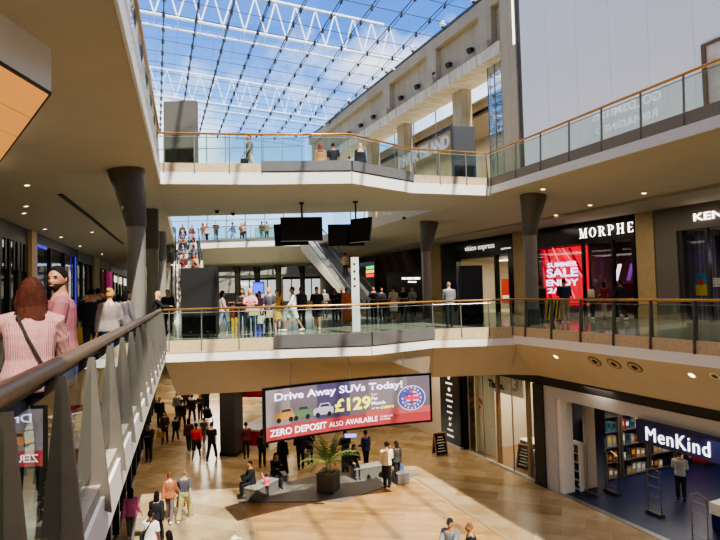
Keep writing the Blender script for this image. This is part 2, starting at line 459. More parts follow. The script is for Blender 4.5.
def truss(Yr, label, k=1.0):
    t = thing('roof_truss', label, 'roof truss', (RS.X(Yr), Yr, 19.6), group='white trusses over the skylight')
    R0 = RS.p(Yr, .3)
    L0 = R0 - dirP * 27
    R0.z, L0.z = roof_z(R0.x, R0.y) + .25, roof_z(L0.x, L0.y) + .25
    h = Vector((0, 0, 2.6)); low = Vector((0, 0, -.42))
    MB().tube([L0, R0], .10 * k, 6).build('bottom_chord', m_trusswhite, t)
    o = Vector((0, .0, 0)) + Vector((RSL, 1, 0)).normalized() * .75
    MB().tube([L0 + o + low, R0 + o + low], .07 * k, 6).build('tie_bar', m_trusswhite, t)
    MB().tube([L0 + h, R0 + h - (R0 - L0).normalized() * 1.2], .12 * k, 6).build('top_chord', m_trusswhite, t)
    n = 18
    for i in range(n):
        f0, f1, f2 = i / n, (i + .5) / n, (i + 1) / n
        P = lambda f: L0.lerp(R0, f)
        mb = MB(); mb.tube([P(f0), P(f1) + h], .055 * k, 5); mb.tube([P(f1) + h, P(f2)], .055 * k, 5)
        mb.tube([P(f0), P(f0) + o + low], .03, 4)
        mb.build('web_brace', m_trusswhite, t)
truss(42, 'white lattice roof truss high above the upper bridge, seen whole against the sky')
truss(56, 'white lattice roof truss over the far end of the atrium', .6)
truss(28, 'white lattice roof truss just above the top edge of the hoarding')
# glazed end wall
ge = thing('glazed_end_screen', 'tall glazed end screen closing the atrium beyond the upper gallery', 'glazing', (-12, YF, U))
xl, xr = LE.X(YF) - 5.5, RS.X(YF) - .5
MB().quad((xl, YF, U + .02), (xr, YF, U + .02), (xr, YF, 20.2), (xl, YF, 20.2)).build('glass_pane', glass('end_glass', '#e4f1f6', .5), ge)
k = 0; x = xl
while x <= xr:
    MB().box(x - .05, x + .05, YF - .1, YF + .1, U + .02, 20.2).build('mullion', mat('end_frame', '#7d8a90', .5), ge); x += 2.2
for z in [U + .1 + 2.1 * i for i in range(7)]:
    MB().box(xl, xr, YF - .08, YF + .08, z - .04, z + .04).build('transom', mat('end_frame', '#7d8a90', .5), ge)

# ------------------------------------------------------------------ sky, sun, lamps
w = bpy.data.worlds.new('sky'); SC.world = w; w.use_nodes = True
nt = w.node_tree; L = nt.links.new; bg = nt.nodes['Background']
tc = nt.nodes.new('ShaderNodeTexCoord')
mp = nt.nodes.new('ShaderNodeMapping'); mp.inputs['Scale'].default_value = (1.0, 1.0, 1.7); mp.inputs['Location'].default_value = (.35, .2, .1)
nz = nt.nodes.new('ShaderNodeTexNoise'); nz.inputs['Scale'].default_value = 2.8; nz.inputs['Detail'].default_value = 7; nz.inputs['Roughness'].default_value = .55
rp = nt.nodes.new('ShaderNodeValToRGB'); rp.color_ramp.elements[0].position = .49; rp.color_ramp.elements[1].position = .66
rp.color_ramp.elements[0].color = (0, 0, 0, 1); rp.color_ramp.elements[1].color = (1, 1, 1, 1)
L(tc.outputs['Generated'], mp.inputs['Vector']); L(mp.outputs[0], nz.inputs['Vector']); L(nz.outputs['Fac'], rp.inputs['Fac'])
sep = nt.nodes.new('ShaderNodeSeparateXYZ'); L(tc.outputs['Generated'], sep.inputs[0])
gr = nt.nodes.new('ShaderNodeValToRGB'); e = gr.color_ramp.elements
e[0].position = 0.0; e[0].color = (.42, .66, .92, 1); e[1].position = .75; e[1].color = (.03, .11, .42, 1)
m1 = e.new(.22); m1.color = (.22, .46, .84, 1); m2 = e.new(.42); m2.color = (.06, .20, .60, 1)
L(sep.outputs['Z'], gr.inputs['Fac'])
mx = nt.nodes.new('ShaderNodeMixRGB'); mx.inputs[2].default_value = (1.0, 1.0, 1.0, 1)
L(rp.outputs['Color'], mx.inputs[0]); L(gr.outputs['Color'], mx.inputs[1]); L(mx.outputs[0], bg.inputs['Color'])
bg.inputs['Strength'].default_value = SKY_STRENGTH = 1.35
sd = bpy.data.lights.new('sun', 'SUN'); sd.energy = 6.0; sd.angle = math.radians(.6); sd.color = (1, .93, .80)
so = bpy.data.objects.new('sun', sd); COL.objects.link(so)
so.rotation_euler = Vector((-.62, 1, -1.45)).to_track_quat('-Z', 'Y').to_euler(); so.location = (0, 0, 60)
def area(name, loc, size, energy, col=(1, .86, .66), sy=None, rot=(0, 0, 0)):
    d = bpy.data.lights.new(name, 'AREA'); d.energy = energy; d.color = col; d.size = size
    if sy: d.shape = 'RECTANGLE'; d.size_y = sy
    o = bpy.data.objects.new(name, d); COL.objects.link(o); o.location = loc; o.rotation_euler = rot; return o
WARM = (1, .88, .72)
# added fill lights that lift the galleries, hall and ground floor
for Y, E in ((4, 30), (10, 45), (16, 60), (24, 60), (34, 60)): area('gallery_fill', LE.p(Y, -3.4, 4.75), 2.5, E, WARM, 5)
area('near_bridge_fill', (.6, -1.6, 5.1), 2.5, 330, WARM, 2.5)  # added fill that brightens the dark near fins
for Y in (6, 12, 18, 24): area('gallery_fill', RE.p(Y, -4.0, 4.5), 2.5, 60, WARM, 5)
for x, y in ((-8, 30), (-2, 32), (-12, 38), (-4, 36)): area('hall_fill', (x, y, 5.0 if y < 24 else 3.9), 3, 70, WARM)
for x, y in ((-8, 24), (-3, 25), (1, 24), (-10, 32), (-6, 38), (3, 27)): area('ground_fill', (x, y, -2.0), 2.5, 60, WARM)
for x, y in ((-10, 38), (-12, 44), (-13, 50)): area('ground_fill', (x, y, -2.0), 3.5, 320, (1, .92, .78))  # added lights standing in for daylight at the aisle's far end
for Y in (8, 13, 18): area('ground_fill', RE.p(Y, -2.0, -2.05), 1.5, 30, WARM)
# ------------------------------------------------------------------ balustrades
def post_mb(p, n, zb, h, wt, wb, th, out=0.0):
    """flat tapering post; n: outward direction, th along the rail"""
    t = Vector((-n.y, n.x, 0)) * th / 2
    mb = MB(); b0 = p + n * (out - wb / 2); b1 = p + n * (out + wb / 2); c0 = p - n * wt / 2; c1 = p + n * wt / 2
    return mb.hexa([Vector((q.x, q.y, z)) for q, z in ((b0 - t, zb), (b1 - t, zb), (b1 + t, zb), (b0 + t, zb), (c0 - t, h), (c1 - t, h), (c1 + t, h), (c0 + t, h))])
def balustrade(label, pts, z, posts, glass_joints, h=1.08, post_bottom=-.30, din=.05, rr=.05, wt=.045, wb=.07, th=.035, group=None, pm=None, sub_rail=True, gz=.03):
    """pts: plan line; posts: list of (point, outward normal); glass_joints: list of (a, b) point pairs"""
    c = sum((Vector(p) for p in pts), Vector()) / len(pts)
    t = thing('balustrade', label, 'balustrade', (pts[0].x, pts[0].y, z), group=group)
    Z = lambda p, dz: Vector((p.x, p.y, z + dz))
    mb = MB(); mb.tube([Z(p, h - .04) for p in pts], rr, 12, flat=.75); mb.build('handrail', m_bronze, t, smooth=True)
    if sub_rail: MB().tube([Z(p, h - .16) for p in pts], .014, 6).build('top_rail', m_steel, t)
    for p, n in posts:
        o = post_mb(Z(p, 0), n, z + post_bottom, z + h - .06, wt, wb, th, .05).build('post', pm or m_post, t)
    for a, b in glass_joints:
        d = (b - a).normalized() * .012
        MB().quad(Z(a + d, gz), Z(b - d, gz), Z(b - d, h - .14), Z(a + d, h - .14)).build('glass_panel', m_glass, t)
    return t
def outward(a, b):
    d = (b - a); d.z = 0; d.normalize(); return Vector((d.y, -d.x, 0))
def lerp_pts(a, b, fr): return [a.lerp(b, f) for f in fr]
def bridge_rail(B, z, label, uL, uR):
    n0 = outward(B[0], B[1]); n3 = outward(B[3], B[4])
    f = [0.05, .34, .68, 1.0]; PL = lerp_pts(B[0], B[1], f)
    fr = [0.0, .34, .68, .96]; PR = lerp_pts(B[3], B[4], fr)
    posts = [(p, n0) for p in PL] + [(p, n3) for p in PR]
    J = list(zip(PL, PL[1:]))
    m1 = B[1].lerp(B[2], .5)
    J += [(B[1], m1), (m1, B[2]), (B[2], B[2].lerp(B[3], .5)), (B[2].lerp(B[3], .5), B[3])]
    J += list(zip(PR, PR[1:]))
    return balustrade(label, B, z, posts, J)
bridge_rail(bM, M0, 'glass balustrade along the middle bridge with stepped bay and bronze rail', None, None)
bridge_rail(bU, U, 'glass balustrade on the upper bridge under the skylight', None, None)
# right gallery, middle and upper
def right_rail(label, us, v, z, wt, wb, th, last):
    ps = [RE.hit(u, v) for u in us]; ps = [Vector((p.x, p.y, 0)) for p in ps]
    ps += [RE.p(ps[-1].y - 1.75 * k) for k in range(1, 4)]
    a = Vector(last); a.z = 0
    posts = [(p, RE.N) for p in ps]
    J = list(zip([a] + ps[:-1], ps))
    balustrade(label, [a, ps[-1]], z, posts, J, wt=wt, wb=wb, th=th, pm=m_fin if wb > .1 else m_post)
right_rail('glass balustrade of the middle gallery in front of the cosmetics shop', [527, 553, 582, 615, 652, 696], 330, M0, .09, .16, .04, bM[4])
right_rail('glass balustrade of the upper gallery in front of the white hoarding', [516, 541, 570, 603, 643, 687], 150, U, .05, .07, .03, bU[4])
# near left gallery with broad fins
ys = [1.3 + 1.06 * i for i in range(16)]
t = thing('balustrade', 'bronze railed balustrade with broad tapering steel fins beside the two people in pink', 'balustrade', (LE.X(1.3), 1.3, 0))
mb = MB(); mb.tube([LE.p(.5, 0, 1.03), LE.p(17.45, 0, 1.03)], .062, 16, flat=.85); mb.build('handrail', m_bronze_dk, t, smooth=True)
mb = MB(); mb.tube([LE.p(.5, -.03, .955), LE.p(17.45, -.03, .955)], .028, 8); mb.build('top_rail', m_darkgrey, t, smooth=True)
for i, Y in enumerate(ys):
    mb = MB(); q = []
    hw = .022
    for (d0, z0) in ((-.08, -.16), (.22, -.30), (.10, .98), (-.015, .98)):
        q.append((d0, z0))
    f = [LE.p(Y - hw, d, z) for d, z in q] + [LE.p(Y + hw, d, z) for d, z in q]
    mb.add(f, [(0, 1, 2, 3), (7, 6, 5, 4), (0, 4, 5, 1), (1, 5, 6, 2), (2, 6, 7, 3), (3, 7, 4, 0)])
    fin = sub(mb.build('post', m_fin, t))
    MB().ell(LE.p(Y - hw - .005, .15, -.2), (.013, .013, .013), 8, 5).build('bolt', m_darkgrey, fin)
    if i + 1 < len(ys):
        a, b = LE.p(Y + .03, .075), LE.p(ys[i + 1] - .03, .075)
        MB().quad((a.x, a.y, .04), (b.x, b.y, .04), (b.x, b.y, .93), (a.x, a.y, .93)).build('glass_panel', m_glass, t)
# upper left gallery
ys = [2.6 + 1.45 * i for i in range(11)]
P = [LE.p(Y, -.03) for Y in ys]
balustrade('glass balustrade of the upper gallery above the cone topped columns', [LE.p(2), LE.p(17.3)], U, [(p, LE.N) for p in P], list(zip(P, P[1:])), pm=m_steel)
# far upper gallery
def far_rail(label, P_):
    J = list(zip(P_, P_[1:])); ps = []
    for a, b in J: ps += lerp_pts(a, b, (.0, .5))
    balustrade(label, P_, U, [(p + Vector((0, .03, 0)), Vector((0, -1, 0))) for p in ps], J)
far_rail('curved glass balustrade of the distant upper gallery with shoppers behind', [fp[1].lerp(fp[0], .42), fp[1], fp[2], fp[2].lerp(fp[3], .55)])
far_rail('short glass balustrade past the head of the pale escalator', [fp[3].lerp(fp[4], .32), fp[4], fp[5]])

# ------------------------------------------------------------------ cone topped columns
def column(x, y, side, label, zc=5.0, group=None):
    t = thing('column', label, 'column', (x, y, M0), group=group)
    MB().lathe((x, y, 0), [(.285, .0), (.285, .62), (.27, .64)], 24).build('base_cuff', m_darkgrey, t, smooth=True)
    MB().lathe((x, y, 0), [(.245, .6), (.25, 1.5), (.255, 3.55)], 24).build('shaft', m_column, t, smooth=True)
    # flaring head: straight on the void side, spreading towards the gallery
    mb = MB(); vs = []; n = 24
    N = (LE if side == 'left' else RE).N
    levels = [(3.5, .275, 0), (3.55, .285, 0), (4.2, .37, -.10), (zc + .25, .54, -.29)]
    for z, r, off in levels:
        for k in range(n):
            a = 2 * PI * k / n
            vs.append((x + N.x * off + r * math.cos(a), y + N.y * off + r * math.sin(a), z))
    fs = [(i * n + k, i * n + (k + 1) % n, (i + 1) * n + (k + 1) % n, (i + 1) * n + k) for i in range(len(levels) - 1) for k in range(n)]
    fs += [tuple(range(n - 1, -1, -1)), tuple((len(levels) - 1) * n + k for k in range(n))]
    mb.add(vs, fs); mb.build('flared_head', mat('column_head_grey', '#6a635a', .45, metal=.3, var=.05), t, smooth=True)
    a = Vector((-.5, -.86, 0)).normalized() if side == 'left' else Vector((.2, -.98, 0)).normalized()
    c = Vector((x, y, 4.0)) + a * .33 + N * -.07
    m2 = MB(); ax = a
    m2.tube([c, c + a * .03], .07, 14, up=(0, 0, 1)); m2.build('cap_disc', m_fin, t)
    return t
for i, Y in enumerate((15.7, 23.0, 31.0, 39.0)):
    q = LE.p(Y, -.55)
    column(q.x, q.y, 'left', ['cone topped grey column beside the end of the finned balustrade', 'cone topped grey column second along the shaded gallery', 'cone topped grey column third along the shaded gallery', 'cone topped grey column at the foot of the crowded escalator'][i])
q = RE.p(20.6, -1.2); column(q.x, q.y, 'right', 'cone topped grey column between the optician and the cosmetics shop')
q = RE.p(28.2, -1.2); column(q.x, q.y, 'right', 'cone topped grey column before the cafe wall of slanted slats')
for k, (u, Y) in enumerate(((238, 50), (258, 53), (279, 50), (303, 54), (170, 48))):
    q = on_level(u, 0, Y); column(q.x, q.y, 'left', ['first', 'second', 'third', 'fourth', 'fifth'][k] + ' slim dark column of the far hall, counted from the ' + ('crowded escalator' if k < 4 else 'end wall'), zc=3.95)
# ------------------------------------------------------------------ shop fronts
def R4(fr, u0, u1, vt, vb, d=0.0):
    """the rectangle on a facade seen between two columns (u) and two rows (v, taken mid-way): Yfar, Ynear, z0, z1"""
    um = (u0 + u1) / 2; vm = (vt + vb) / 2
    a, b = fr.hit(u0, vm, d), fr.hit(u1, vm, d)
    back = fr.N * d
    return (a - back).y, (b - back).y, fr.hit(um, vb, d).z, fr.hit(um, vt, d).z
def fbox(fr, name, m, par, Y0, Y1, d0, d1, z0, z1, bevel=0):
    mb = MB(); fr.box(mb, Y0, Y1, d0, d1, z0, z1); return mb.build(name, m, par, bevel=bevel)
def fquad(fr, name, m, par, Y0, Y1, d, z0, z1):
    a, b = fr.p(Y0, d), fr.p(Y1, d)
    return MB().quad((a.x, a.y, z0), (b.x, b.y, z0), (b.x, b.y, z1), (a.x, a.y, z1)).build(name, m, par)
def ftext(fr, name, body, m, par, Y, d, z, height, width=None, bold=0, extrude=.02, align='c', space=1.0):
    return place_text(name, body, m, par, fr.p(Y, d, z), fr.read, (0, 0, 1), height, width, bold, extrude, align, space=space)
def wid(fr, Y0, Y1): return (fr.p(Y0) - fr.p(Y1)).length
def room(fr, Y0, Y1, z0, z1, depth, wallm, floorm, ceilm, n, lampE=0, lampc=(1, .9, .78)):
    """the inside of a shop: back, side walls, floor, ceiling"""
    mb = MB(); fr.box(mb, Y0, Y1, -depth - .1, -depth, z0, z1); structure(mb.build('wall_shop_%s' % n, wallm))
    for k, Y in (('far', Y0), ('near', Y1)):
        mb = MB(); fr.box(mb, Y - .04, Y + .04, -depth, -.35, z0, z1); structure(mb.build('wall_shop_%s_%s' % (n, k), wallm))
    mb = MB(); fr.box(mb, Y1, Y0, -depth, -.02, z0 - .02, z0 + .012); structure(mb.build('floor_shop_%s' % n, floorm))
    mb = MB(); fr.box(mb, Y1, Y0, -depth, -.35, z1, z1 + .04); structure(mb.build('ceiling_shop_%s' % n, ceilm))
    if lampE:
        q = fr.p((Y0 + Y1) / 2, -depth * .45, z1 - .08)
        area('shop_lamp', q, min(3, depth * .5), lampE, lampc, wid(fr, Y0, Y1) * .7).rotation_euler = (0, 0, math.atan2(fr.D.y, fr.D.x))
m_letter = glow('letter_white_light', '#fff8ee', 2.2)
m_cream = mat('cream_interior', '#d8cbb4', .6, var=.03)
m_greyint = mat('grey_interior', '#8c8680', .6, var=.05)
m_shopdark = mat('dark_interior', '#2a2624', .6, var=.1)
m_woodpost = mat('oak_post', '#9a7650', .5, var=.12, scale=12)
m_pil = mat('sandstone_pilaster', '#b49a72', .55, var=.08, scale=5)
m_red = mat('shop_red', '#a3141c', .4, var=.05)
m_bluefloor = mat('blue_carpet', '#12183e', .4, var=.1)
m_lightgrey = mat('pale_grey_surround', '#b9b6b8', .45, var=.03)

# ---- MORPHE-type cosmetics shop, middle level
def pilaster(u0, u1, z0=0, z1=4.6, fr=RS, label='', d=.10):
    a, b = fr.hit(u0, 300), fr.hit(u1, 300)
    t = thing('pilaster', label, 'pilaster', (b.x, b.y, z0))
    fbox(fr, 'shaft', m_pil, t, a.y, b.y, -.3, d, z0 + .5, z1 - .005)
    fbox(fr, 'base_block', m_pil, t, a.y + .02, b.y - .02, -.3, d + .03, z0 + .004, z0 + .5)
    return t
pilaster(640, 658, label='sandstone pilaster between the black cosmetics shop and the grey gift shop')
pilaster(516, 534, label='sandstone pilaster behind the cone topped column by the optician')
pilaster(432, 443, label='sandstone pilaster between the optician and the slatted cafe wall')

Ya, Yb = RS.hit(534, 300).y - .06, RS.hit(640, 300).y + .06
t = thing('cosmetics_shopfront', 'gloss black cosmetics shop front with spaced white serif sign and red sale screen', 'shop front', RS.p(Yb, 0, 0))
o = R4(RS, 537, 637, 243, 321)
fbox(RS, 'fascia', m_black, t, Ya, Yb, -.3, .10, 3.55, 4.6)
fbox(RS, 'jamb', m_black, t, Ya, o[0], -.3, .08, 0.004, 3.55)
fbox(RS, 'jamb', m_black, t, RS.hit(635, 300).y, Yb, -.3, .08, 0.004, 3.55)
Ym = RS.hit(585, 300).y; Yr = RS.hit(635, 300).y
for Y in (Ym, RS.hit(615, 300).y): fbox(RS, 'mullion', m_black, t, Y + .05, Y - .05, -.1, .05, 0.004, 3.55)
fquad(RS, 'window_pane', m_shopglass, t, o[0], Yr, -.05, .05, 3.55)
# serif letters from strokes
def serif_word(word, fr, Y, d, z, h, pitch, par, m):
    G_ = {
        'M': [('v', .06, .05), ('d', .1, 1, .42, 0, .16), ('d', .42, 0, .74, 1, .05), ('v', .80, .16), ('s', .06, 0), ('s', .80, 0), ('s', .06, 1), ('s', .82, 1)],
        'O': [('o',)],
        'R': [('v', .12, .16), ('b', .12, .5, 1), ('d', .36, .5, .68, 0, .16), ('s', .12, 0), ('s', .68, 0), ('s', .06, 1)],
        'P': [('v', .12, .16), ('b', .12, .46, 1), ('s', .12, 0), ('s', .06, 1)],
        'H': [('v', .12, .16), ('v', .66, .16), ('h', .12, .66, .5), ('s', .12, 0), ('s', .66, 0), ('s', .12, 1), ('s', .66, 1)],
        'E': [('v', .12, .16), ('h', .06, .6, .97), ('h', .12, .5, .5), ('h', .06, .62, .03), ('t', .58, .0), ('t', .56, .78)]}
    def Pt(ox, a, b, dd): q = fr.p(Y, d + dd, z); return q + fr.read * (ox + a * h) + Vector((0, 0, b * h))
    n = len(word); wd = {'M': .86, 'O': .80, 'R': .74, 'P': .64, 'H': .80, 'E': .64}
    tot = pitch * n; gap = (tot - sum(wd[c] for c in word) * h) / (n - 1); cur = -tot / 2
    for i, ch in enumerate(word):
        ox = cur; cur += wd[ch] * h + gap; mb = MB()
        def poly(ps): 
            mb.add([Pt(ox, a, b, 0) for a, b in ps] + [Pt(ox, a, b, .02) for a, b in ps], [tuple(range(len(ps))), tuple(range(len(ps), 2 * len(ps)))] + [(k, (k + 1) % len(ps), len(ps) + (k + 1) % len(ps), len(ps) + k) for k in range(len(ps))])
        for s in G_[ch]:
            if s[0] == 'v': poly([(s[1] - s[2] / 2, 0), (s[1] + s[2] / 2, 0), (s[1] + s[2] / 2, 1), (s[1] - s[2] / 2, 1)])
            elif s[0] == 'd': w = s[5] / 2; poly([(s[1] - w, s[2]), (s[1] + w, s[2]), (s[3] + w, s[4]), (s[3] - w, s[4])])
            elif s[0] == 's': poly([(s[1] - .16, s[2] - .03), (s[1] + .16, s[2] - .03), (s[1] + .16, s[2] + .03), (s[1] - .16, s[2] + .03)])
            elif s[0] == 'h': poly([(s[1], s[3] - .035), (s[2], s[3] - .035), (s[2], s[3] + .035), (s[1], s[3] + .035)])
            elif s[0] == 't': poly([(s[1] - .03, s[2]), (s[1] + .03, s[2]), (s[1] + .03, s[2] + .22), (s[1] - .03, s[2] + .22)])
            elif s[0] in 'ob':
                if s[0] == 'o': cx, cy, rx, ry, ix, a0, a1 = .4, .5, .44, .52, .27, 0, 2 * PI
                else: cy = (s[2] + s[3]) / 2; ry = (s[3] - s[2]) / 2; cx, rx, ix, a0, a1 = .3, .36, .2, -PI / 2, PI / 2
                K = 20
                for k in range(K):
                    A, B = a0 + (a1 - a0) * k / K, a0 + (a1 - a0) * (k + 1) / K
                    poly([(cx + ix * math.cos(A), cy + (ry - .05) * math.sin(A)), (cx + rx * math.cos(A), cy + ry * math.sin(A)), (cx + rx * math.cos(B), cy + ry * math.sin(B)), (cx + ix * math.cos(B), cy + (ry - .05) * math.sin(B))])
        mb.build('sign_letter', m, par)
q = R4(RS, 579, 635, 224, 236); c = RS.hit(607, 230.5)
serif_word('MORPHE', RS, c.y, .11, c.z - .22, .44, wid(RS, q[0], q[1]) * .95 / 6, t, m_letter)
# sale screen
sr = R4(RS, 538, 584, 247, 306)
scr = thing('sale_screen', 'big red and pink screen reading SUMMER SALE ENJOY in the black shop window', 'screen', RS.p(sr[1], -.3, sr[2]))
fbox(RS, 'casing', m_black, scr, sr[0] + .03, sr[1] - .03, -.46, -.36, sr[2] - .03, sr[3] + .03)
fquad(RS, 'display', glow('screen_red', '#c4112a', 1.1), scr, sr[0], sr[1], -.355, sr[2], sr[3])
def sq(u0, v0, u1, v1, w, m, nm):  # a slanted streak on the screen
    a, b = RS.hit(u0, v0, -.35), RS.hit(u1, v1, -.35); n = RS.read * w
    MB().quad(a, a + n, b + n, b).build(nm, m, scr)
for i, (u0, u1, c_, w_) in enumerate(((545, 560, '#5a0616', .14), (552, 575, '#ff6f86', .08), (556, 582, '#e8213f', .22), (562, 583, '#ff9aa8', .05), (540, 550, '#8a0a20', .18), (568, 583, '#7a0a1c', .16))):
    sq(u0, 248, u1, 300 if i not in (2, 5, 3) else 278, w_, glow('streak_%d' % i, c_, 1.0), 'light_streak')
m_tx = glow('screen_text', '#d9c8ff', 1.8)
for body, u, v, hpx, wpx in (('SUMMER', 562, 266.5, 4.6, 30), ('SALE', 562, 276.5, 8.5, 31), ('ENJOY', 562, 285.5, 6.3, 32), ('2/...', 556, 293, 5, 17)):
    p = RS.hit(u, v, -.345); k = p.y / 540
    a, b = RS.hit(u - wpx / 2, v, -.345), RS.hit(u + wpx / 2, v, -.345)
    place_text('screen_lettering', body, m_tx, scr, p, RS.read, (0, 0, 1), hpx * k, (a - b).length, .025, .008)
room(RS, Ya - .1, Yb + .1, 0, 3.95, 6.5, mat('morphe_wall', '#4a2a30', .6, var=.1), mat('shop_floor_grey', '#8a8580', .2, var=.1), mat('shop_ceiling_grey', '#6d625c', .7, var=.04), 'cosmetics', 190, (1, .75, .7))
# displays inside
def display_unit(fr, Y, d, w, h, z, label, cols, m_case, name='display_unit', dep=.4, rows=4, cat='display unit'):
    t = thing(name, label, cat, fr.p(Y, d, z))
    hw = w / 2 * abs(fr.D.y)
    fbox(fr, 'case', m_case, t, Y + hw, Y - hw, d - dep, d - dep + .04, z + .012, z + h)
    for s in (-1, 1): fbox(fr, 'side', m_case, t, Y + s * hw, Y + s * (hw - .04), d - dep + .04, d, z + .012, z + h)
    for r in range(rows + 1):
        zz = z + .06 + (h - .1) * r / rows
        fbox(fr, 'shelf', m_case, t, Y + hw - .04, Y - hw + .04, d - dep + .04, d - .01, zz - .015, zz + .015)
    return t
dY = [RS.hit(u, 300).y for u in (592, 606, 622, 632)]
mc = mat('red_display', '#8e1c26', .4)
for i, Y in enumerate(dY):
    display_unit(RS, Y, -2.6 - .5 * (i % 2), 1.1, 1.6, 0, ['low red make-up display behind the sale screen', 'red make-up display in the middle of the cosmetics shop', 'red make-up display under the purple poster', 'red make-up display by the black shop jamb'][i], None, mc)
q = R4(RS, 604, 636, 262, 280)
pp = thing('poster', 'purple and white diagonal poster inside the black cosmetics shop', 'poster', RS.p(q[1], -3.9, q[2]))
fquad(RS, 'backing', glow('poster_purple', '#a070b8', .8), pp, q[0] + 1.2, q[1] + 1.2, -3.9, q[2], q[3] + .3)
for k in range(4):
    a = RS.p(q[1] + 1.9 + .7 * k, -3.88, q[2]); n = RS.read * .25
    MB().quad(a, a + n, a + n * 2.2 + Vector((0, 0, .9)), a + n * 1.2 + Vector((0, 0, .9))).build('slash', glow('poster_slash_%d' % (k % 2), ['#5a2a78', '#e8d4ee'][k % 2], .8), pp)

# ---- gift shop KENJI
Yk0, Yk1 = RS.hit(658, 300).y - .06, 12.0
t = thing('gift_shopfront', 'grey gift shop front with white capital letters at the frame edge', 'shop front', RS.p(Yk0, 0, 0))
m_kg = mat('kenji_grey', '#6b645c', .5, var=.03)
Yo = RS.hit(681, 300).y
fbox(RS, 'fascia', m_kg, t, Yk0, Yk1, -.3, .1, 3.62, 4.6)
fbox(RS, 'jamb', m_kg, t, Yk0, Yo, -.3, .1, .004, 3.62)
fbox(RS, 'inner_frame', m_darkgrey, t, Yo, Yo - .16, -.3, .02, .004, 3.6)
fquad(RS, 'window_pane', m_shopglass, t, Yo - .16, Yk1, -.1, .05, 3.6)
Ym = RS.hit(709, 300).y
fbox(RS, 'mullion', m_darkgrey, t, Ym + .05, Ym - .05, -.2, .0, .004, 3.6)
p0 = RS.hit(694, 221, .12)
place_text('sign_lettering', 'KENJI', m_letter, t, p0, RS.read, (0, 0, 1), .30, 1.45, .012, .03, 'l')
pat = tiles('purple_pattern_paper', '#6e6284', '#645878', '#8d82a0', .12, .12, .6, .785, .012)
fbox(RS, 'patterned_panel', pat, t, Yo - .2, Ym + .1, -.75, -.7, .012, 3.6)
q = R4(RS, 685, 700, 273, 296)
po = thing('poster', 'yellow and blue beach poster in the gift shop window', 'poster', RS.p(q[1], -.6, q[2]))
fquad(RS, 'sheet', mat('poster_blue', '#4f88c0', .5), po, q[0], q[1], -.66, q[2], q[3])
fquad(RS, 'sand', mat('poster_yellow', '#e2bd5a', .5), po, q[0], q[1], -.65, q[2], q[2] + .45)
MB().ell(RS.p((q[0] + q[1]) / 2, -.645, q[2] + .55), (.18, .01, .12)).build('red_shape', mat('poster_red', '#c8382e', .5), po)
for u, nm in ((704, 'small white notice beside the beach poster'), (708, 'small white notice at the edge of the patterned panel')):
    q2 = R4(RS, u - 2, u + 2, 278, 287); pn = thing('notice', nm, 'notice', RS.p(q2[1], -.64, q2[2])); fquad(RS, 'sheet', m_white, pn, q2[0], q2[1], -.64, q2[2], q2[3])
    for k in range(3): fbox(RS, 'text_line', m_darkgrey, pn, q2[0] - .03, q2[1] + .03, -.638, -.634, q2[2] + .08 + .09 * k, q2[2] + .10 + .09 * k)
room(RS, Yk0 - .1, Yk1, 0, 3.6, 5, mat('kenji_wall', '#7a7088', .6), mat('shop_floor_grey', '#8a8580', .2), m_cream, 'gift', 90)
for i, Y in enumerate((Ym - .9, Ym - 2.2)):
    du = display_unit(RS, Y, -2.2, 1.2, 2.3, 0, ['wooden gift shelves just past the patterned panel', 'wooden gift shelves cut by the picture edge'][i], None, m_woodpost, rows=5)
tvq = RS.p(Ym - .55, -.8, 2.2)
tv = thing('window_screen', 'small lit screen hanging in the gift shop window', 'screen', tvq)
fbox(RS, 'casing', m_black, tv, Ym - .2, Ym - 1.2, -.9, -.84, 2.2, 2.85); fquad(RS, 'display', glow('lilac_screen', '#cfd0ff', 1.6), tv, Ym - .24, Ym - 1.16, -.83, 2.24, 2.81)

# ---- optician
Yv0, Yv1 = RS.hit(443, 300).y - .06, RS.hit(516, 300).y + .06
t = thing('optician_shopfront', 'black optician shop front with thin pale lower-case sign', 'shop front', RS.p(Yv1, 0, 0))
o = R4(RS, 458, 510, 253, 325)
fbox(RS, 'fascia', m_black, t, Yv0, Yv1, -.3, .1, 3.45, 4.6)
fbox(RS, 'jamb', m_black, t, Yv0, o[0], -.3, .08, .004, 3.45); fbox(RS, 'jamb', m_black, t, o[1], Yv1, -.3, .08, .004, 3.45)
Ym = RS.hit(497, 300).y; fbox(RS, 'mullion', m_black, t, Ym + .08, Ym - .08, -.2, .05, .004, 3.45)
fquad(RS, 'window_pane', m_shopglass, t, o[0], o[1], -.1, .05, 3.45)
for body, u0, u1, v, h, b in (('vision express', 465, 494.5, 249.5, .36, .0), ('opticians', 501, 511, 249, .12, .0)):
    a, b_ = RS.hit(u0, v, .11), RS.hit(u1, v, .11)
    place_text('sign_lettering', body, glow('letter_pale', '#d8d2c4', .9), t, (a + b_) / 2, RS.read, (0, 0, 1), h, (a - b_).length, b, .02)
room(RS, Yv0 - .1, Yv1 + .1, 0, 3.4, 6, m_cream, m_cream, mat('optic_ceiling', '#9a9186', .7), 'optician', 110)
for i, (u, v0, v1, c) in enumerate(((491, 279, 304, '#c8402a'), (505, 279, 292, '#d8502e'))):
    q = R4(RS, u - 5, u + 5, v0, v1)
    pn = thing('poster', ['orange red poster behind the dark ad totem at the optician', 'orange offer poster with white shelves below in the optician window'][i], 'poster', RS.p(q[1], -1.2, q[2]))
    fquad(RS, 'sheet', glow('poster_or_%d' % i, c, .5), pn, q[0], q[1], -1.2, q[2], q[3])
    fquad(RS, 'white_band', glow('poster_band', '#f0e8e0', .5), pn, q[0] - .1, q[1] + .1, -1.18, q[2] + .2, q[2] + .5)
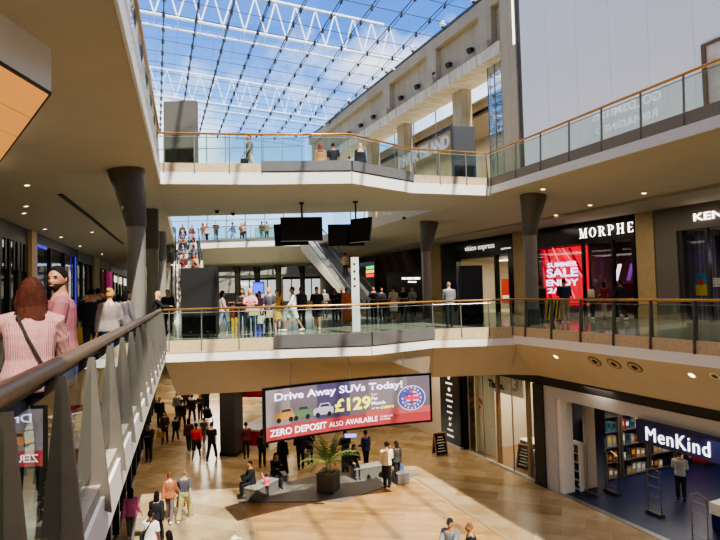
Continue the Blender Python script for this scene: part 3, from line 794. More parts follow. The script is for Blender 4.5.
display_unit(RS, RS.hit(506, 300).y, -2.0, 1.6, 2.0, 0, 'white spectacle shelves in the optician window', None, m_white, rows=5)
for k in range(3):
    q = thing('tube_light', 'white strip lamp under the optician ceiling, ' + ['over the posters', 'over the shelves', 'deepest inside'][k], 'lamp', RS.p(Yv1 + 1.2, -1.5 - 1.2 * k, 3.2))
    fbox(RS, 'housing', m_white, q, Yv1 + 3.0, Yv1 + .6, -1.6 - 1.2 * k, -1.4 - 1.2 * k, 3.22, 3.3)
    fbox(RS, 'lit_tube', glow('strip', '#fff4e4', 4), q, Yv1 + 2.95, Yv1 + .65, -1.56 - 1.2 * k, -1.44 - 1.2 * k, 3.19, 3.225)

# ---- cafe with slanted slats
Yc0, Yc1 = 56.0, RS.hit(432, 300).y + .06
t = thing('cafe_shopfront', 'dark cafe wall clad with slanted coloured slats', 'shop front', RS.p(Yc1, 0, 0))
fbox(RS, 'wall_panel', m_shopdark, t, Yc0, Yc1, -.3, .0, .004, 4.6)
cols = ['#3a2a1c', '#6e3a22', '#2c2a20', '#5a4a2a', '#4a2018', '#7a5a30']
k = 0; Y = Yc1
while Y < 50 and k < 90:
    a = RS.p(Y, .03, 2.3 if Y > Yc1 + 1.5 else .1); ln = (4.6 - a.z); b = a + RS.D * ln * .55 + Vector((0, 0, ln)); n = RS.D * .16
    mb = MB(); mb.hexa([a, a + n, a + n + RS.N * .05, a + RS.N * .05, b, b + n, b + n + RS.N * .05, b + RS.N * .05])
    mb.build('slat', mat('slat_%d' % (k % 6), cols[k % 6], .5), t); Y += .24; k += 1
q = R4(RS, 388, 428, 271, 315)
fbox(RS, 'serving_opening', m_black, t, q[0], q[1], .0, .09, .8, q[3])
a, b = RS.hit(402, 281, .1), RS.hit(420, 281, .1)
for i, (w0, w1, zz, hh) in enumerate(((0, .22, .12, .16), (.27, .6, .12, .16), (.65, 1, .12, .16), (.35, .8, -.12, .1))):
    A = a.lerp(b, w0) + Vector((0, 0, zz)); B = a.lerp(b, w1) + Vector((0, 0, zz)); H = Vector((0, 0, hh))
    MB().quad(A, B, B + H, A + H).build('sign_stroke', m_letter, t)
q = R4(RS, 363, 378, 262, 296)
mn = thing('menu_board', 'black lit menu board with green, orange and red rows by the escalator', 'menu board', RS.p(q[1], .3, q[2]))
fbox(RS, 'board', m_black, mn, q[0], q[1], .12, .3, .1, q[3])
for (v0, v1, c) in ((266, 269, '#3ad06a'), (270, 273, '#f0b040'), (274, 277, '#e04428')):
    q2 = R4(RS, 366, 374, v0, v1, .31); fquad(RS, 'lit_row', glow('row' + c, c, 1.4), mn, q2[0], q2[1], .31, q2[2], q2[3])

# ---- ground floor: phone shop, gift gadget shop, banner column
m_hdr = mat('dark_header', '#262422', .5, var=.05)
hb = MB(); MK.box(hb, 30, 6, -.3, .02, -2.3, -1.93); S('trim_20', hb, m_hdr)
Yt0, Yt1 = MK.hit(469, 450).y, MK.hit(537, 450).y
t = thing('phone_shopfront', 'glazed phone shop front with white sign board and orange signal arcs', 'shop front', MK.p(Yt1, 0, G))
fquad(MK, 'window_pane', m_shopglass, t, Yt0, Yt1, 0, G + .05, -2.3)
for u in (496, 526): Y = MK.hit(u, 430).y; fbox(MK, 'oak_post', m_woodpost, t, Y + .07, Y - .07, -.25, -.1, G + .004, -2.3)
for u in (469.5, 484, 513): Y = MK.hit(u, 430).y; fbox(MK, 'glazing_bar', m_steel, t, Y + .015, Y - .015, -.03, .02, G + .004, -2.3)
fbox(MK, 'sill_strip', m_lightgrey, t, Yt0, Yt1, -.1, .05, G + .002, G + .06)
q = R4(MK, 485, 513, 371, 396)
fbox(MK, 'sign_board', m_white, t, q[0], q[1], -.6, -.5, q[2], -2.3)
a, b = MK.hit(488.5, 388, -.49), MK.hit(504, 388, -.49)
place_text('sign_lettering', 'Three.', mat('letter_black', '#101014', .4), t, (a + b) / 2, MK.read, (0, 0, 1), .34, (a - b).length, .02, .03)
p = MK.hit(515.5, 391, -.3)
place_text('faded_numeral', '3', mat('faded_grey', '#a89e8e', .5), t, p, MK.read, (0, 0, 1), .55, .35, .01, .01)
q = R4(MK, 469, 485, 376, 447)
fbox(MK, 'cream_panel', m_cream, t, q[0] - .05, q[1], -.62, -.55, G + .004, -2.3)
def wifi(fr, u, v, d, sc, m, par):
    c = fr.hit(u, v, d)
    for r0, r1 in ((.0, .12), (.22, .34), (.46, .60)):
        mb = MB(); K = 14
        for k in range(K):
            A, B = PI * (.22 + .56 * k / K), PI * (.22 + .56 * (k + 1) / K)
            P_ = lambda r, a: c + fr.read * (math.cos(a) * r * sc) + Vector((0, 0, math.sin(a) * r * sc))
            mb.quad(P_(r0, A), P_(r1, A), P_(r1, B), P_(r0, B))
        mb.build('signal_arc', m, par)
wifi(MK, 477, 412, -.54, 1.25, mat('arc_orange', '#b5562c', .5), t)
room(MK, Yt0 - .1, Yt1 + .05, G, -2.3, 5.5, m_cream, m_woodpost, m_cream, 'phone', 130)
for i, (u, v0, v1, d, lab) in enumerate(((503, 411, 426, -3.2, 'black demo counter at the back of the phone shop'), (507, 423, 440, -1.6, 'dark phone table behind the oak post'))):
    Y = MK.hit(u, 430).y + .4 * (1 - i)
    c = thing('counter', lab, 'counter', MK.p(Y, d, G)); fbox(MK, 'plinth', m_shopdark, c, Y + .7, Y - .7, d - .3, d + .3, G + .013, G + .9); fbox(MK, 'counter_top', m_white, c, Y + .75, Y - .75, d - .34, d + .34, G + .9, G + .95)
Y = MK.hit(508, 440).y
c = thing('counter', 'white bench counter running through the phone shop', 'counter', MK.p(Y, -1.2, G)); fbox(MK, 'plinth', m_cream, c, Y - .3, Y - 1.0, -2.4, -1.9, G + .013, G + .95); fbox(MK, 'counter_top', m_white, c, Y - .25, Y - 1.05, -2.45, -1.85, G + .95, G + 1.0)
Y = MK.hit(531, 460).y
c = thing('signal_panel', 'white floor panel with pale signal arcs behind the phone shop glass', 'panel', MK.p(Y, -.3, G)); fbox(MK, 'board', m_white, c, Y + .3, Y - .3, -.34, -.28, G + .013, G + 1.1)
wifi(MK, 531, 470, -.27, .6, mat('arc_grey', '#9a968e', .5), c)
# dark pillar between the two shops
Yp0, Yp1 = MK.hit(537, 450).y, MK.hit(547, 450).y
t = thing('pilaster', 'black pilaster between the phone shop and the gadget shop', 'pilaster', MK.p(Yp1, 0, G)); fbox(MK, 'shaft', m_dark, t, Yp0, Yp1, -.3, .12, G + .12, -2.3); fbox(MK, 'base_block', m_dark, t, Yp0 + .02, Yp1 - .02, -.3, .14, G + .004, G + .12)
# column of brand marks
Yq0, Yq1 = MK.hit(443, 420).y, MK.hit(462, 420).y
t = thing('brand_directory', 'tall black directory panel with a column of white shop marks', 'directory panel', MK.p(Yq1, .2, G))
fbox(MK, 'panel', m_black, t, Yq0, Yq1, -.05, .12, G + .10, -2.31); fbox(MK, 'plinth', m_lightgrey, t, Yq0 + .03, Yq1 - .03, -.05, .16, G + .004, G + .10)
fbox(MK, 'return_edge', m_black, t, Yq1 - .01, Yt0 + .35, -.3, -.02, G + .004, -2.31)
mw = glow('mark_white', '#e8e4dc', .5); L_ = wid(MK, Yq0, Yq1); Ymid = (Yq0 + Yq1) / 2
marks = ['O', 'S', 'w', 'A', 'NEXT', 'HMV', 'GAP', 'ZARA', 'm', 'X', 'H', 'BOSS']
for k in range(12):
    z = -2.62 - k * .285
    q = MK.p(Ymid, .125, z); mb = MB()
    if k in (0, 1, 3, 8, 9):
        mb.tube([q, q + MK.N * .01], .10, 12, up=(0, 0, 1)) if k in (0, 3) else mb.add([q + MK.read * a + Vector((0, 0, b)) for a, b in ((-.13, -.05), (.02, -.1), (.14, .08), (.0, .02), (-.05, .1))], [(0, 1, 2, 3, 4)])
    else:
        w_ = .2 + .05 * (k % 3)
        for s in range(4):
            a = q + MK.read * (-w_ + s * w_ / 2); h = Vector((0, 0, .09)); n = MK.read * (w_ / 2 - .03)
            mb.quad(a - h * .4, a + n - h * .4, a + n + h * .6, a + h * .6)
    mb.build('shop_mark', mw, t)
wb = MB(); MK.box(wb, 48, Yq0, -.3, .0, G, -1.9); S('wall_ground_right', wb, m_plaster)

# ---- gadget shop
Ym0, Ym1 = Yp1, 6.5
t = thing('gadget_shopfront', 'pale grey framed gadget shop front with navy sign and white letters', 'shop front', MK.p(Ym0, 0, G))
Yo = MK.hit(558, 440).y
fbox(MK, 'head_frame', m_lightgrey, t, Ym0, Ym1, -.25, .06, -2.72, -2.3)
fbox(MK, 'jamb', m_lightgrey, t, Ym0, Yo, -.25, .06, G + .004, -2.72)
fbox(MK, 'inner_jamb', m_white, t, Yo, Yo - .18, -.55, .0, G + .004, -2.72)
fbox(MK, 'threshold', m_steel, t, Ym0, Ym1, -.12, .1, G + .001, G + .015)
q = R4(MK, 636, 725, 421, 447)
Ys0 = MK.hit(636, 430, .25); Ys0 = (Ys0 - MK.N * .25).y
zt = MK.hit(636, 419, .25).z; zb = MK.hit(636, 441, .25).z
sg = thing('shop_sign', 'navy sign box with heavy white lettering over the gadget shop entrance', 'sign', MK.p(Ys0, .25, zb))
fbox(MK, 'sign_box', mat('navy_sign', '#1a2058', .35), sg, Ys0, Ys0 - 5.2, .075, .25, zb, zt)
a, b = MK.hit(646.5, 441, .26), MK.hit(710.5, 455.5, .26)
place_text('sign_lettering', 'MenKind', glow('letter_white_strong', '#ffffff', 1.1), sg, Vector(((a.x + b.x) / 2, (a.y + b.y) / 2, zb + .13)), MK.read, (0, 0, 1), .43, (Vector((a.x, a.y, 0)) - Vector((b.x, b.y, 0))).length, .0, .03, space=1.12)
room(MK, Ym0 - .05, Ym1, G, -2.72, 8, m_shopdark, m_bluefloor, mat('black_ceiling', '#1c1a1a', .7), 'gadget', 170, (1, .94, .86))
SWl = -MK.N; SW0 = MK.p(Ym0 - .1); SW = Frame(SW0.x - SWl.x / SWl.y * SW0.y, SWl.x / SWl.y, 'left')
for i, (u, d, w, lab) in enumerate(((566, -1.4, .7, 'dark red wall panel just inside the gadget shop jamb'), (697, -7.2, .5, 'bright red pillar deep in the gadget shop behind the shopper'))):
    Y = MK.hit(u, 440, d); Y = (Y - MK.N * d).y
    c = thing('red_pillar', lab, 'pillar', MK.p(Y, d, G)); fbox(MK, 'shaft', m_red, c, Y + w / 2, Y - w / 2, d - .5, d, G + .2, -2.73); fbox(MK, 'plinth', m_shopdark, c, Y + w / 2, Y - w / 2, d - .5, d + .02, G + .013, G + .2)
Y = (MK.hit(590, 450, -.9) + MK.N * .9).y
c = thing('mirror_column', 'tall mirrored column standing at the gadget shop entrance', 'mirror', MK.p(Y, -.9, G))
fbox(MK, 'mirror_face', mat('mirror', '#c8c0b4', .06, metal=1.0, var=0), c, Y + .27, Y - .27, -.95, -.88, G + .1, -2.9); fbox(MK, 'core', MATS['mirror'], c, Y + .26, Y - .26, -1.4, -.95, G + .013, -2.73); fbox(MK, 'kick_plate', m_steel, c, Y + .28, Y - .28, -.97, -.86, G + .013, G + .1)
# shelves and boxed goods
prod_cols = [('white', '#a8a49c'), ('blue', '#2e4468'), ('red', '#7a2a28'), ('black', '#1a1a1e'), ('teal', '#33595a'), ('tan', '#94805a'), ('purple', '#4a3856'), ('silver', '#7c7e82')]
ordn = ['bottom', 'second', 'third', 'fourth', 'top']
box_proto = {}
def boxed_good(pos, rz, cname, ccol, sx, sy, sz, label, group):
    key = cname
    if key not in box_proto:
        r = thing('boxed_gadget', label, 'box', pos, 0, group)
        r.location = (0, 0, 0); INV[r.name] = Matrix.Identity(4)
        MB().box(-.5, .5, -.5, .5, 0, 1).build('carton', mat('carton_' + cname, ccol, .45, var=.2, scale=9), r)
        MB().box(-.34, .34, -.512, -.5, .35, .8).build('window_label', mat('carton_label_' + cname, ['#e8e0d0', '#20242c', '#c8a030'][len(box_proto) % 3], .45), r)
        box_proto[key] = r; o = r
        o.location = pos; o.rotation_euler = (0, 0, rz); o.scale = (sx, sy, sz)
        return o
    return dup(box_proto[key], pos, rz, label, group, (sx, sy, sz))
ang = math.atan2(MK.N.y, MK.N.x) + PI / 2
bays = [2.5, 4.05, 5.6, 7.15]
bayn = ['first', 'second', 'third', 'fourth']
ang2 = math.atan2(SW.N.y, SW.N.x) + PI / 2
for bi, t_in in enumerate(bays):
    Y = SW0.y + SW.D.y * t_in; d = .45
    display_unit(SW, Y, d, 1.5, 2.5, G, bayn[bi] + ' dark shelving bay of boxed gadgets counted from the mirrored column', None, mat('shelf_bronze', '#4a4038', .5), name='shelving_bay', rows=4, cat='shelving')
    q = SW.p(Y, 1.5, -2.9)
    area('shelf_lamp', q, 1.0, 26, (1, .95, .88)).rotation_euler = (0, 0, 0)
    for r in range(4):
        n = 5
        for k in range(n):
            cn, cc = prod_cols[(bi * 3 + r * 5 + k * 3 + (k * k) % 5) % 8]
            off = (k - (n - 1) / 2) * .27
            p = SW.p(Y, d - .2, G + .06 + 2.4 * r / 4 + .016) + SW.read * off
            h_ = .28 + .06 * ((k * 7 + r * 3 + bi) % 4)
            boxed_good(p, ang2, cn, cc, .21 + .03 * ((k + r) % 2), .2, h_, '%s boxed gadget, %s place on the %s shelf of the %s dark bay' % (cn, ['first', 'second', 'middle', 'fourth', 'last'][k], ordn[r], bayn[bi]), 'boxed gadgets on the dark shelving bays')
Y = (MK.hit(575, 465, -.75) + MK.N * .75).y
display_unit(MK, Y, -.7, .55, 1.75, G, 'narrow white shelf unit of toys beside the mirrored column', None, m_white, name='shelf_unit', dep=.35, rows=5, cat='shelving')
for r in range(5):
    for k in range(2):
        cn, cc = prod_cols[(r * 3 + k * 5 + 1) % 8]
        p = MK.p(Y, -.88, G + .06 + 1.65 * r / 5 + .016) + MK.read * (k - .5) * .22
        boxed_good(p, ang, cn, cc, .17, .16, .2 + .05 * ((r + k) % 2), '%s boxed toy, %s on the %s shelf of the narrow white unit' % (cn, ['inner one', 'outer one'][k], ordn[r]), 'boxed toys on the white shelf unit')
# security gates
def gate(u, v, d, lab):
    p = MK.hit(u, v, d); Y = (p - MK.N * d).y
    t = thing('security_gate', lab, 'security gate', MK.p(Y, d, G))
    A = Y + .22; B = Y - .22
    mb = MB(); mb.tube([MK.p(A, d, G + .1), MK.p(A, d, G + 1.45), MK.p((A + B) / 2, d, G + 1.55), MK.p(B, d, G + 1.45), MK.p(B, d, G + .1)], .025, 8); mb.build('hoop', m_steel, t, smooth=True)
    for k in range(4): MB().tube([MK.p(A, d, G + .3 + .32 * k), MK.p(B, d, G + .3 + .32 * k)], .012, 6).build('rung', m_steel, t)
    fbox(MK, 'foot_plate', m_darkgrey, t, A + .04, B - .04, d - .1, d + .1, G + .013, G + .11)
gate(654, 490, -1.3, 'clear security gate in the gadget shop entrance behind the sign')
gate(699, 510, -.5, 'clear security gate closest to the navy sign end of the entrance')
gate(612, 470, -1.6, 'clear security gate beside the mirrored column')
Y = (MK.hit(718, 505, -1.9) + MK.N * 1.9).y
c = thing('counter', 'white and navy sales counter at the edge of the gadget shop', 'counter', MK.p(Y, -1.9, G)); fbox(MK, 'plinth', mat('navy_sign', '#1a2058', .35), c, Y + .2, Y - 1.2, -2.4, -1.9, G + .013, G + .5); fbox(MK, 'counter_top', m_white, c, Y + .24, Y - 1.24, -2.44, -1.86, G + .5, G + .85)

# ---- ground floor left: dark shop fronts
t = thing('shopfront', 'row of dark glazed shop fronts under the finned balustrade', 'shop front', LG.p(9, 0, G))
fquad(LG, 'window_pane', glass('dark_glass', '#5a564e', .8), t, 6, 40, 0, G + .1, -1.6)
fbox(LG, 'fascia', m_dark, t, 6, 40, -.3, .05, -2.6, -1.55)
fbox(LG, 'stall_riser', m_dark, t, 6, 40, -.3, .04, G + .004, G + .16)
for k, Y in enumerate([8 + 1.9 * i for i in range(16)]): fbox(LG, 'mullion', m_dark, t, Y - .08, Y + .08, -.2, .1, G + .16, -2.6)
mb = MB(); LG.box(mb, 4, 40, -2.1, -2, G, -1.5); S('wall_ground_left', mb, mat('shop_glimpse', '#6a5238', .7, var=.4, scale=.9))

# ---- middle level left: shop fronts along the shaded gallery
def left_shop(u0, u1, label, glassm, framem, back, emit_col=None, e=0, fascia_z=3.9, name='shopfront', bars=3):
    Y0, Y1 = LS.hit(u0, 290).y + .12, LS.hit(u1, 290).y - .12
    t = thing(name, label, 'shop front', LS.p(Y0, 0, 0))
    fbox(LS, 'fascia', framem, t, Y0, Y1, -.3, .06, fascia_z, 4.6)
    for Y in [Y0 + (Y1 - Y0) * i / bars for i in range(bars + 1)]: fbox(LS, 'mullion', framem, t, Y - .09, Y + .09, -.25, .05, .004, fascia_z)
    fquad(LS, 'window_pane', glassm, t, Y0, Y1, -.05, .05, fascia_z)
    fbox(LS, 'back_panel', back, t, Y0, Y1, -1.6, -1.5, .004, fascia_z)
    return t, Y0, Y1
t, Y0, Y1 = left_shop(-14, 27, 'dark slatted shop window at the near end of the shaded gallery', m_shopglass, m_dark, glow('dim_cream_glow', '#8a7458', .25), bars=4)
for k in range(9):
    Y = Y0 + (Y1 - Y0) * (k + .5) / 9; fbox(LS, 'slat', m_dark, t, Y - .1, Y + .1, .0, .05, 2.7, 3.9)
def lpil(u0, u1, lab):
    a, b = LS.hit(u0, 290).y, LS.hit(u1, 290).y; t = thing('pilaster', lab, 'pilaster', LS.p(a, 0, 0)); fbox(LS, 'shaft', m_pil, t, a, b, -.3, .2, .4, 4.595); fbox(LS, 'base_block', m_pil, t, a - .02, b + .02, -.3, .22, .004, .4)
lpil(27, 32, 'sandstone pilaster between the slatted window and the purple lit shop')
t, Y0, Y1 = left_shop(32, 76, 'purple lit shop window with hanging white shapes behind the man', m_shopglass, mat('violet_dark', '#2a2240', .5), mat('grey_lilac', '#5a5466', .6), fascia_z=4.1)
for Y in (Y0 + .3, Y1 - .4): fbox(LS, 'lit_edge', glow('violet_strip', '#3a2ab8', .7), t, Y - .12, Y + .12, .05, .09, .1, 4.1)
fbox(LS, 'lit_edge', glow('violet_strip', '#3a2ab8', .7), t, Y0, Y0 + 2.2, .05, .09, 3.95, 4.1)
pn = thing('window_hanger', 'white cut-out shapes hanging on rods in the purple shop window', 'window display', LS.p(Y0 + 3, -.6, 2.2))
for k in range(3): MB().tube([LS.p(Y0 + 2.2 + .9 * k, -.6, 2.6), LS.p(Y0 + 2.2 + .9 * k, -.6, 4.0)], .03, 6).build('rod', m_dark, pn)
q = LS.p(Y0 + 3.1, -.6, 2.35)
MB().add([q + LS.D * a + Vector((0, 0, b)) for a, b in ((-.8, -.3), (.8, -.4), (1.0, .4), (.5, .15), (.2, .55), (-.2, .1), (-.7, .5))], [(0, 1, 2, 3, 4, 5, 6)]).build('cut_out', mat('pale_lilac', '#b8a8cc', .6), pn)
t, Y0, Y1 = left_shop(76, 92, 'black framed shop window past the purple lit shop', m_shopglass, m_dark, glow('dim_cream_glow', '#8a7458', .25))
lpil(92, 97, 'sandstone pilaster past the black framed window')
t, Y0, Y1 = left_shop(97, 110, 'beige shop front with pink upright sign', m_shopglass, mat('beige_front', '#9a8468', .6), mat('beige_back', '#a8927a', .6))
fbox(LS, 'upright_sign', glow('pink_sign', '#a82c68', .3), t, Y1 - 2.4, Y1 - .6, .06, .3, 1.0, 3.8)
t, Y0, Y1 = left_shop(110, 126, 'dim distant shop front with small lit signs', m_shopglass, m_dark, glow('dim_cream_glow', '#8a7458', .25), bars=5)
for k in range(3): fbox(LS, 'lit_sign', glow('sign_cream', '#e8dcc8', .8), t, Y0 + 2 + 4 * k, Y0 + 4 + 4 * k, .07, .12, 3.0 - .1 * k, 3.6)

# ---- upper level right: stone wall, double height shop, hoarding
zr0 = 15.3
Yh = RS.hit(524, 100).y   # hoarding far edge
Yp = RS.hit(503, 60).y    # stone pier far edge
mb = MB(); RS.box(mb, YF, Yp, -1.2, -.35, 16.1, 19.3); S('wall_upper_right', mb, m_limestone)
st = thing('stone_frieze', 'stone frieze of recessed bays and spotlights under the roof edge', 'frieze', RS.p(Yp, 0, 16))
fbox(RS, 'coping', m_limestone, st, YF - .2, Yp + .02, -.6, .05, 18.55, 19.35)
fbox(RS, 'sill_course', m_limestone, st, YF - .2, Yp + .02, -.4, .0, 16.05, 16.25)
fbox(RS, 'gutter', m_darkgrey, st, YF - .2, Yp + .02, -.2, .12, 19.352, 19.5)
piers = [RS.hit(u, 75).y for u in (386, 432, 487)]
for Y in piers:
    pr = sub(fbox(RS, 'pier', m_limestone, st, Y + .55, max(Y - .55, Yp + .02), -.4, .06, 16.25, 18.55))
    fbox(RS, 'bracket_foot', m_limestone, pr, Y + .45, max(Y - .45, Yp + .03), -.3, .32, 16.03, 16.5)
nsp = 0
for Yc in [piers[0] + 2.5 + 2.4 * k for k in range(3)] + [piers[0] - 2 - 2.3 * k for k in range(3)] + [piers[1] - 1.8 - 2.2 * k for k in range(2)]:
    sp = sub(MB().tube([RS.p(Yc, -.2, 16.9), RS.p(Yc, .05, 16.75)], [.17, .20], 12, up=(0, 0, 1)).build('spotlight', m_dark, st, smooth=True))
    MB().tube([RS.p(Yc, -.35, 17.0), RS.p(Yc, -.2, 16.95)], .05, 6).build('spotlight_arm', m_dark, sp)
for i, u in enumerate((350, 368, 388, 415, 446, 478)):
    q = RS.hit(u, 60); q = RS.p(q.y, .2, 19.62)
    lm = thing('roof_edge_lamp', 'white globe lamp on the roof edge, ' + ['first from the far gable', 'second from the far gable', 'third from the far gable', 'fourth from the far gable', 'fifth from the far gable', 'sixth from the far gable'][i], 'lamp', q)
    MB().ell(q + Vector((0, 0, .1)), (.22, .22, .22), 12, 8).build('globe', mat('lamp_white', '#f4f2ee', .4), lm, smooth=True); MB().tube([q + Vector((0, 0, -.14)), q + Vector((0, 0, -.02))], .1, 8).build('foot', m_darkgrey, lm)
lg = thing('tiled_canopy', 'cream tiled canopy ledge running above the double height shop window', 'canopy', RS.p(Yp, 0, zr0))
fbox(RS, 'ledge', tiles('ledge_tiles', '#d8cdb6', '#cfc3aa', '#8f8570', 50, .95, .6, math.atan2(RS.D.y, RS.D.x) + PI / 2, .02), lg, YF - .2, Yp + .02, -1.9, .25, zr0, 16.02)
for k in range(26):
    Y = Yp + .6 + 1.05 * k; fbox(RS, 'tile_joint', m_white, lg, Y - .025, Y + .025, -1.9, .262, zr0 - .012, 16.015)
# shop inside
ri = thing('fashion_shopfront', 'double height glazed fashion shop front with leaning silver letters', 'shop front', RS.p(Yp, -1.9, U))
fquad(RS, 'window_pane', glass('fashion_glass', '#eaf0f0', .22), ri, YF - 2, Yp + .03, -1.9, U, zr0 - .02)
cols_Y = [RS.hit(u, 115, -1.6) for u in (376, 403, 464)]
for u in (371, 403, 461):
    Y = (RS.hit(u, 120, -1.3) + RS.N * 1.3).y; fbox(RS, 'stone_post', m_limestone, ri, Y + .5, Y - .5, -1.85, -1.0, U + .003, zr0 - .02)
for Y in [Yp + .2 + 3 * k for k in range(9)]: fbox(RS, 'glazing_bar', m_steel, ri, Y + .03, Y - .03, -1.92, -1.84, U + .003, zr0 - .02)
fbox(RS, 'ceiling_track', m_black, ri, YF - 2, Yp, -2.6, -2.3, 13.6, 13.85)
a = RS.hit(400, 166, -.9); b = RS.hit(450, 147, -.9)
place_text('sign_lettering', 'RIVER ISLAND', mat('letter_silver', '#dfe4ea', .35, metal=.2), ri, Vector(((a.x + b.x) / 2, (a.y + b.y) / 2, (a.z + b.z) / 2 - .1)), RS.read, (0, 0, 1), .95, (Vector((a.x, a.y, 0)) - Vector((b.x, b.y, 0))).length, .02, .12)
mb = MB(); RS.box(mb, YF - 2, Yp, -8.0, -7.9, U, zr0); S('wall_fashion_back', mb, mat('fashion_back', '#b8a68c', .7, var=.12, scale=.5))
mb = MB(); RS.box(mb, YF - 2, Yp - 2, -7.9, -1.95, 14.3, 14.4); S('ceiling_fashion', mb, mat('fashion_ceiling', '#c9b699', .7))
for k in range(4): area('fashion_lamp', RS.p(Yp + 4 + 5 * k, -4.5, 14.0), 3, 160, (1, .88, .7), 3)
# tall reflective glass corner and stone pier beside the hoarding
Yg0, Yg1 = RS.hit(482, 100).y, RS.hit(503, 100).y
gc = thing('glass_corner', 'tall gridded glass corner between the fashion shop and the hoarding', 'glazing', RS.p(Yg1, 0, U))
fquad(RS, 'glass_pane', glass('corner_glass', '#9fb2bc', 1.0, 0, .25), gc, Yg0, Yg1, -.5, U + .01, zr0 - .02)
for k in range(11): fbox(RS, 'transom', m_steel, gc, Yg0, Yg1, -.52, -.48, U + .05 + .9 * k - .012, U + .05 + .9 * k + .012)
for k in range(4): Y = Yg0 + (Yg1 - Yg0) * k / 3; fbox(RS, 'mullion', m_steel, gc, Y + .02, Y - .02, -.53, -.47, U + .01, zr0 - .02)
Yq = RS.hit(518, 60).y
sp = thing('stone_pier', 'tall pale stone pier with upright light strip beside the hoarding', 'pier', RS.p(Yq, 0, U))
fbox(RS, 'shaft', m_limestone, sp, Yp, Yq, -1.2, .15, U + .6, 21); fbox(RS, 'base_block', m_limestone, sp, Yp + .03, Yq - .03, -1.2, .2, U + .002, U + .6)
Yl = RS.hit(515.5, 20).y; fbox(RS, 'light_strip', glow('strip_white', '#fffaf0', 1.6), sp, Yl + .06, Yl - .06, .15, .2, 15.3, 21)
jb = thing('tile_return', 'narrow dark tiled return wall between stone pier and hoarding', 'wall panel', RS.p(Yh, 0, U))
fbox(RS, 'tiled_face', tiles('dark_tiles', '#5a5750', '#4e4b46', '#2a2826', 1.2, .8, .5), jb, Yq - .05, Yh + .02, -1.2, .05, U + .15, 21); fbox(RS, 'skirting', m_dark, jb, Yq - .05, Yh + .02, -1.2, .08, U + .002, U + .15)
hd = thing('hoarding', 'huge plain white hoarding wall above the upper gallery', 'hoarding', RS.p(Yh, 0, U))
Yhn = 14.0; nP = 9
m_hoard = mat('hoarding_white', '#f0eeed', .55, var=.015, scale=.4)
for k in range(nP):
    Y0 = Yh + (Yhn - Yh) * k / nP; Y1 = Yh + (Yhn - Yh) * (k + 1) / nP
    fbox(RS, 'board', m_hoard, hd, Y0, Y1 + .012, -.3, .1, U + .002, 22)
Yw = RS.hit(701, 75, .15).y
wn = thing('framed_window', 'bronze framed marble look window at the end of the hoarding', 'window display', RS.p(Yw, .1, U))
zt = RS.hit(701, 46, .1).z
fbox(RS, 'top_frame', m_bronze_dk, wn, Yw, Yw - 5, .105, .2, zt - .12, zt); fbox(RS, 'side_frame', m_bronze_dk, wn, Yw, Yw - .15, .105, .2, U + .01, zt - .12)
fbox(RS, 'marble_panel', mat('marble_pink', '#cbbab0', .3, var=.3, scale=1.2), wn, Yw - .15, Yw - 5, .105, .14, U + .01, zt - .12)
# ------------------------------------------------------------------ loose objects
def obox(name, m, par, c, sz, rz=0.0, bevel=0, rx=0.0): return MB().cbox(c, sz, rz, rx).build(name, m, par, bevel=bevel)
m_totem = mat('totem_charcoal', '#2c2b2b', .5, var=.05)
m_totem_l = mat('totem_grey', '#5c5955', .5, var=.06, scale=2)
def totem(u, z, Y, w, h, rz, label, m):
    p = on_level(u, z, Y); t = thing('advertising_totem', label, 'advertising totem', p, rz)
    I = Matrix.Translation(p) @ Matrix.Rotation(rz, 4, 'Z')
    def b(name, mm, x0, x1, y0, y1, z0, z1, bev=.0):
        mb = MB(); mb.box(x0, x1, y0, y1, z0, z1); mb.v = [tuple(I @ Vector(v)) for v in mb.v]; return mb.build(name, mm, t, bevel=bev)
    a = w / 2
    b('plinth', m_black, -a + .03, a - .03, -.1, .1, .004, .08)
    c = sub(b('casing', m, -a, a, -.11, .11, .08, h, .012))
    b('rear_panel', m, -a + .05, a - .05, -.125, -.11, .80, h - .08)
    b('service_panel', m_black, -a + .05, a - .05, -.125, -.11, .14, .76)
    b('screen', glow('totem_screen', '#8a94a8', .6), -a + .06, a - .06, .11, .12, .5, h - .1)
    for s in (-.3, .3): mb = MB(); mb.box(s - .03, s + .03, -.13, -.125, .2, .23); mb.v = [tuple(I @ Vector(v)) for v in mb.v]; mb.build('latch', m_steel, c)
    return t
totem(200.5, M0, 19.0, 1.28, 2.45, -.05, 'black advertising totem seen from behind on the middle bridge', m_totem)
totem(471, M0, 22.6, 1.08, 2.45, .2, 'black advertising totem before the optician window', m_totem)
totem(181.5, U, 18.6, 1.15, 2.45, -.05, 'grey advertising totem on the upper bridge against the skylight', m_totem_l)
totem(464.5, U, 22.3, 1.02, 2.45, .2, 'dark advertising totem at the fashion shop end of the upper bridge', m_totem)

# information pylon
p = on_level(356.5, M0, 19.2)
t = thing('information_pylon', 'slim white information pylon standing in the bridge bay', 'pylon', p)
MB().box(p.x - .14, p.x + .14, p.y - .07, p.y + .07, .06, 2.7).build('body', mat('pylon_white', '#d8d6d0', .4, var=.03), t, bevel=.01)
MB().box(p.x - .18, p.x + .18, p.y - .12, p.y + .12, .004, .06).build('base_plate', m_steel, t)
for k in range(4): MB().tube([(p.x - .02, p.y - .075, 2.45 - .26 * k), (p.x - .02, p.y - .07, 2.45 - .26 * k)], .045, 10).build('symbol_disc', m_darkgrey, t)
MB().box(p.x - .15, p.x - .14, p.y - .07, p.y + .07, .1, 2.68).build('edge_strip', m_darkgrey, t)

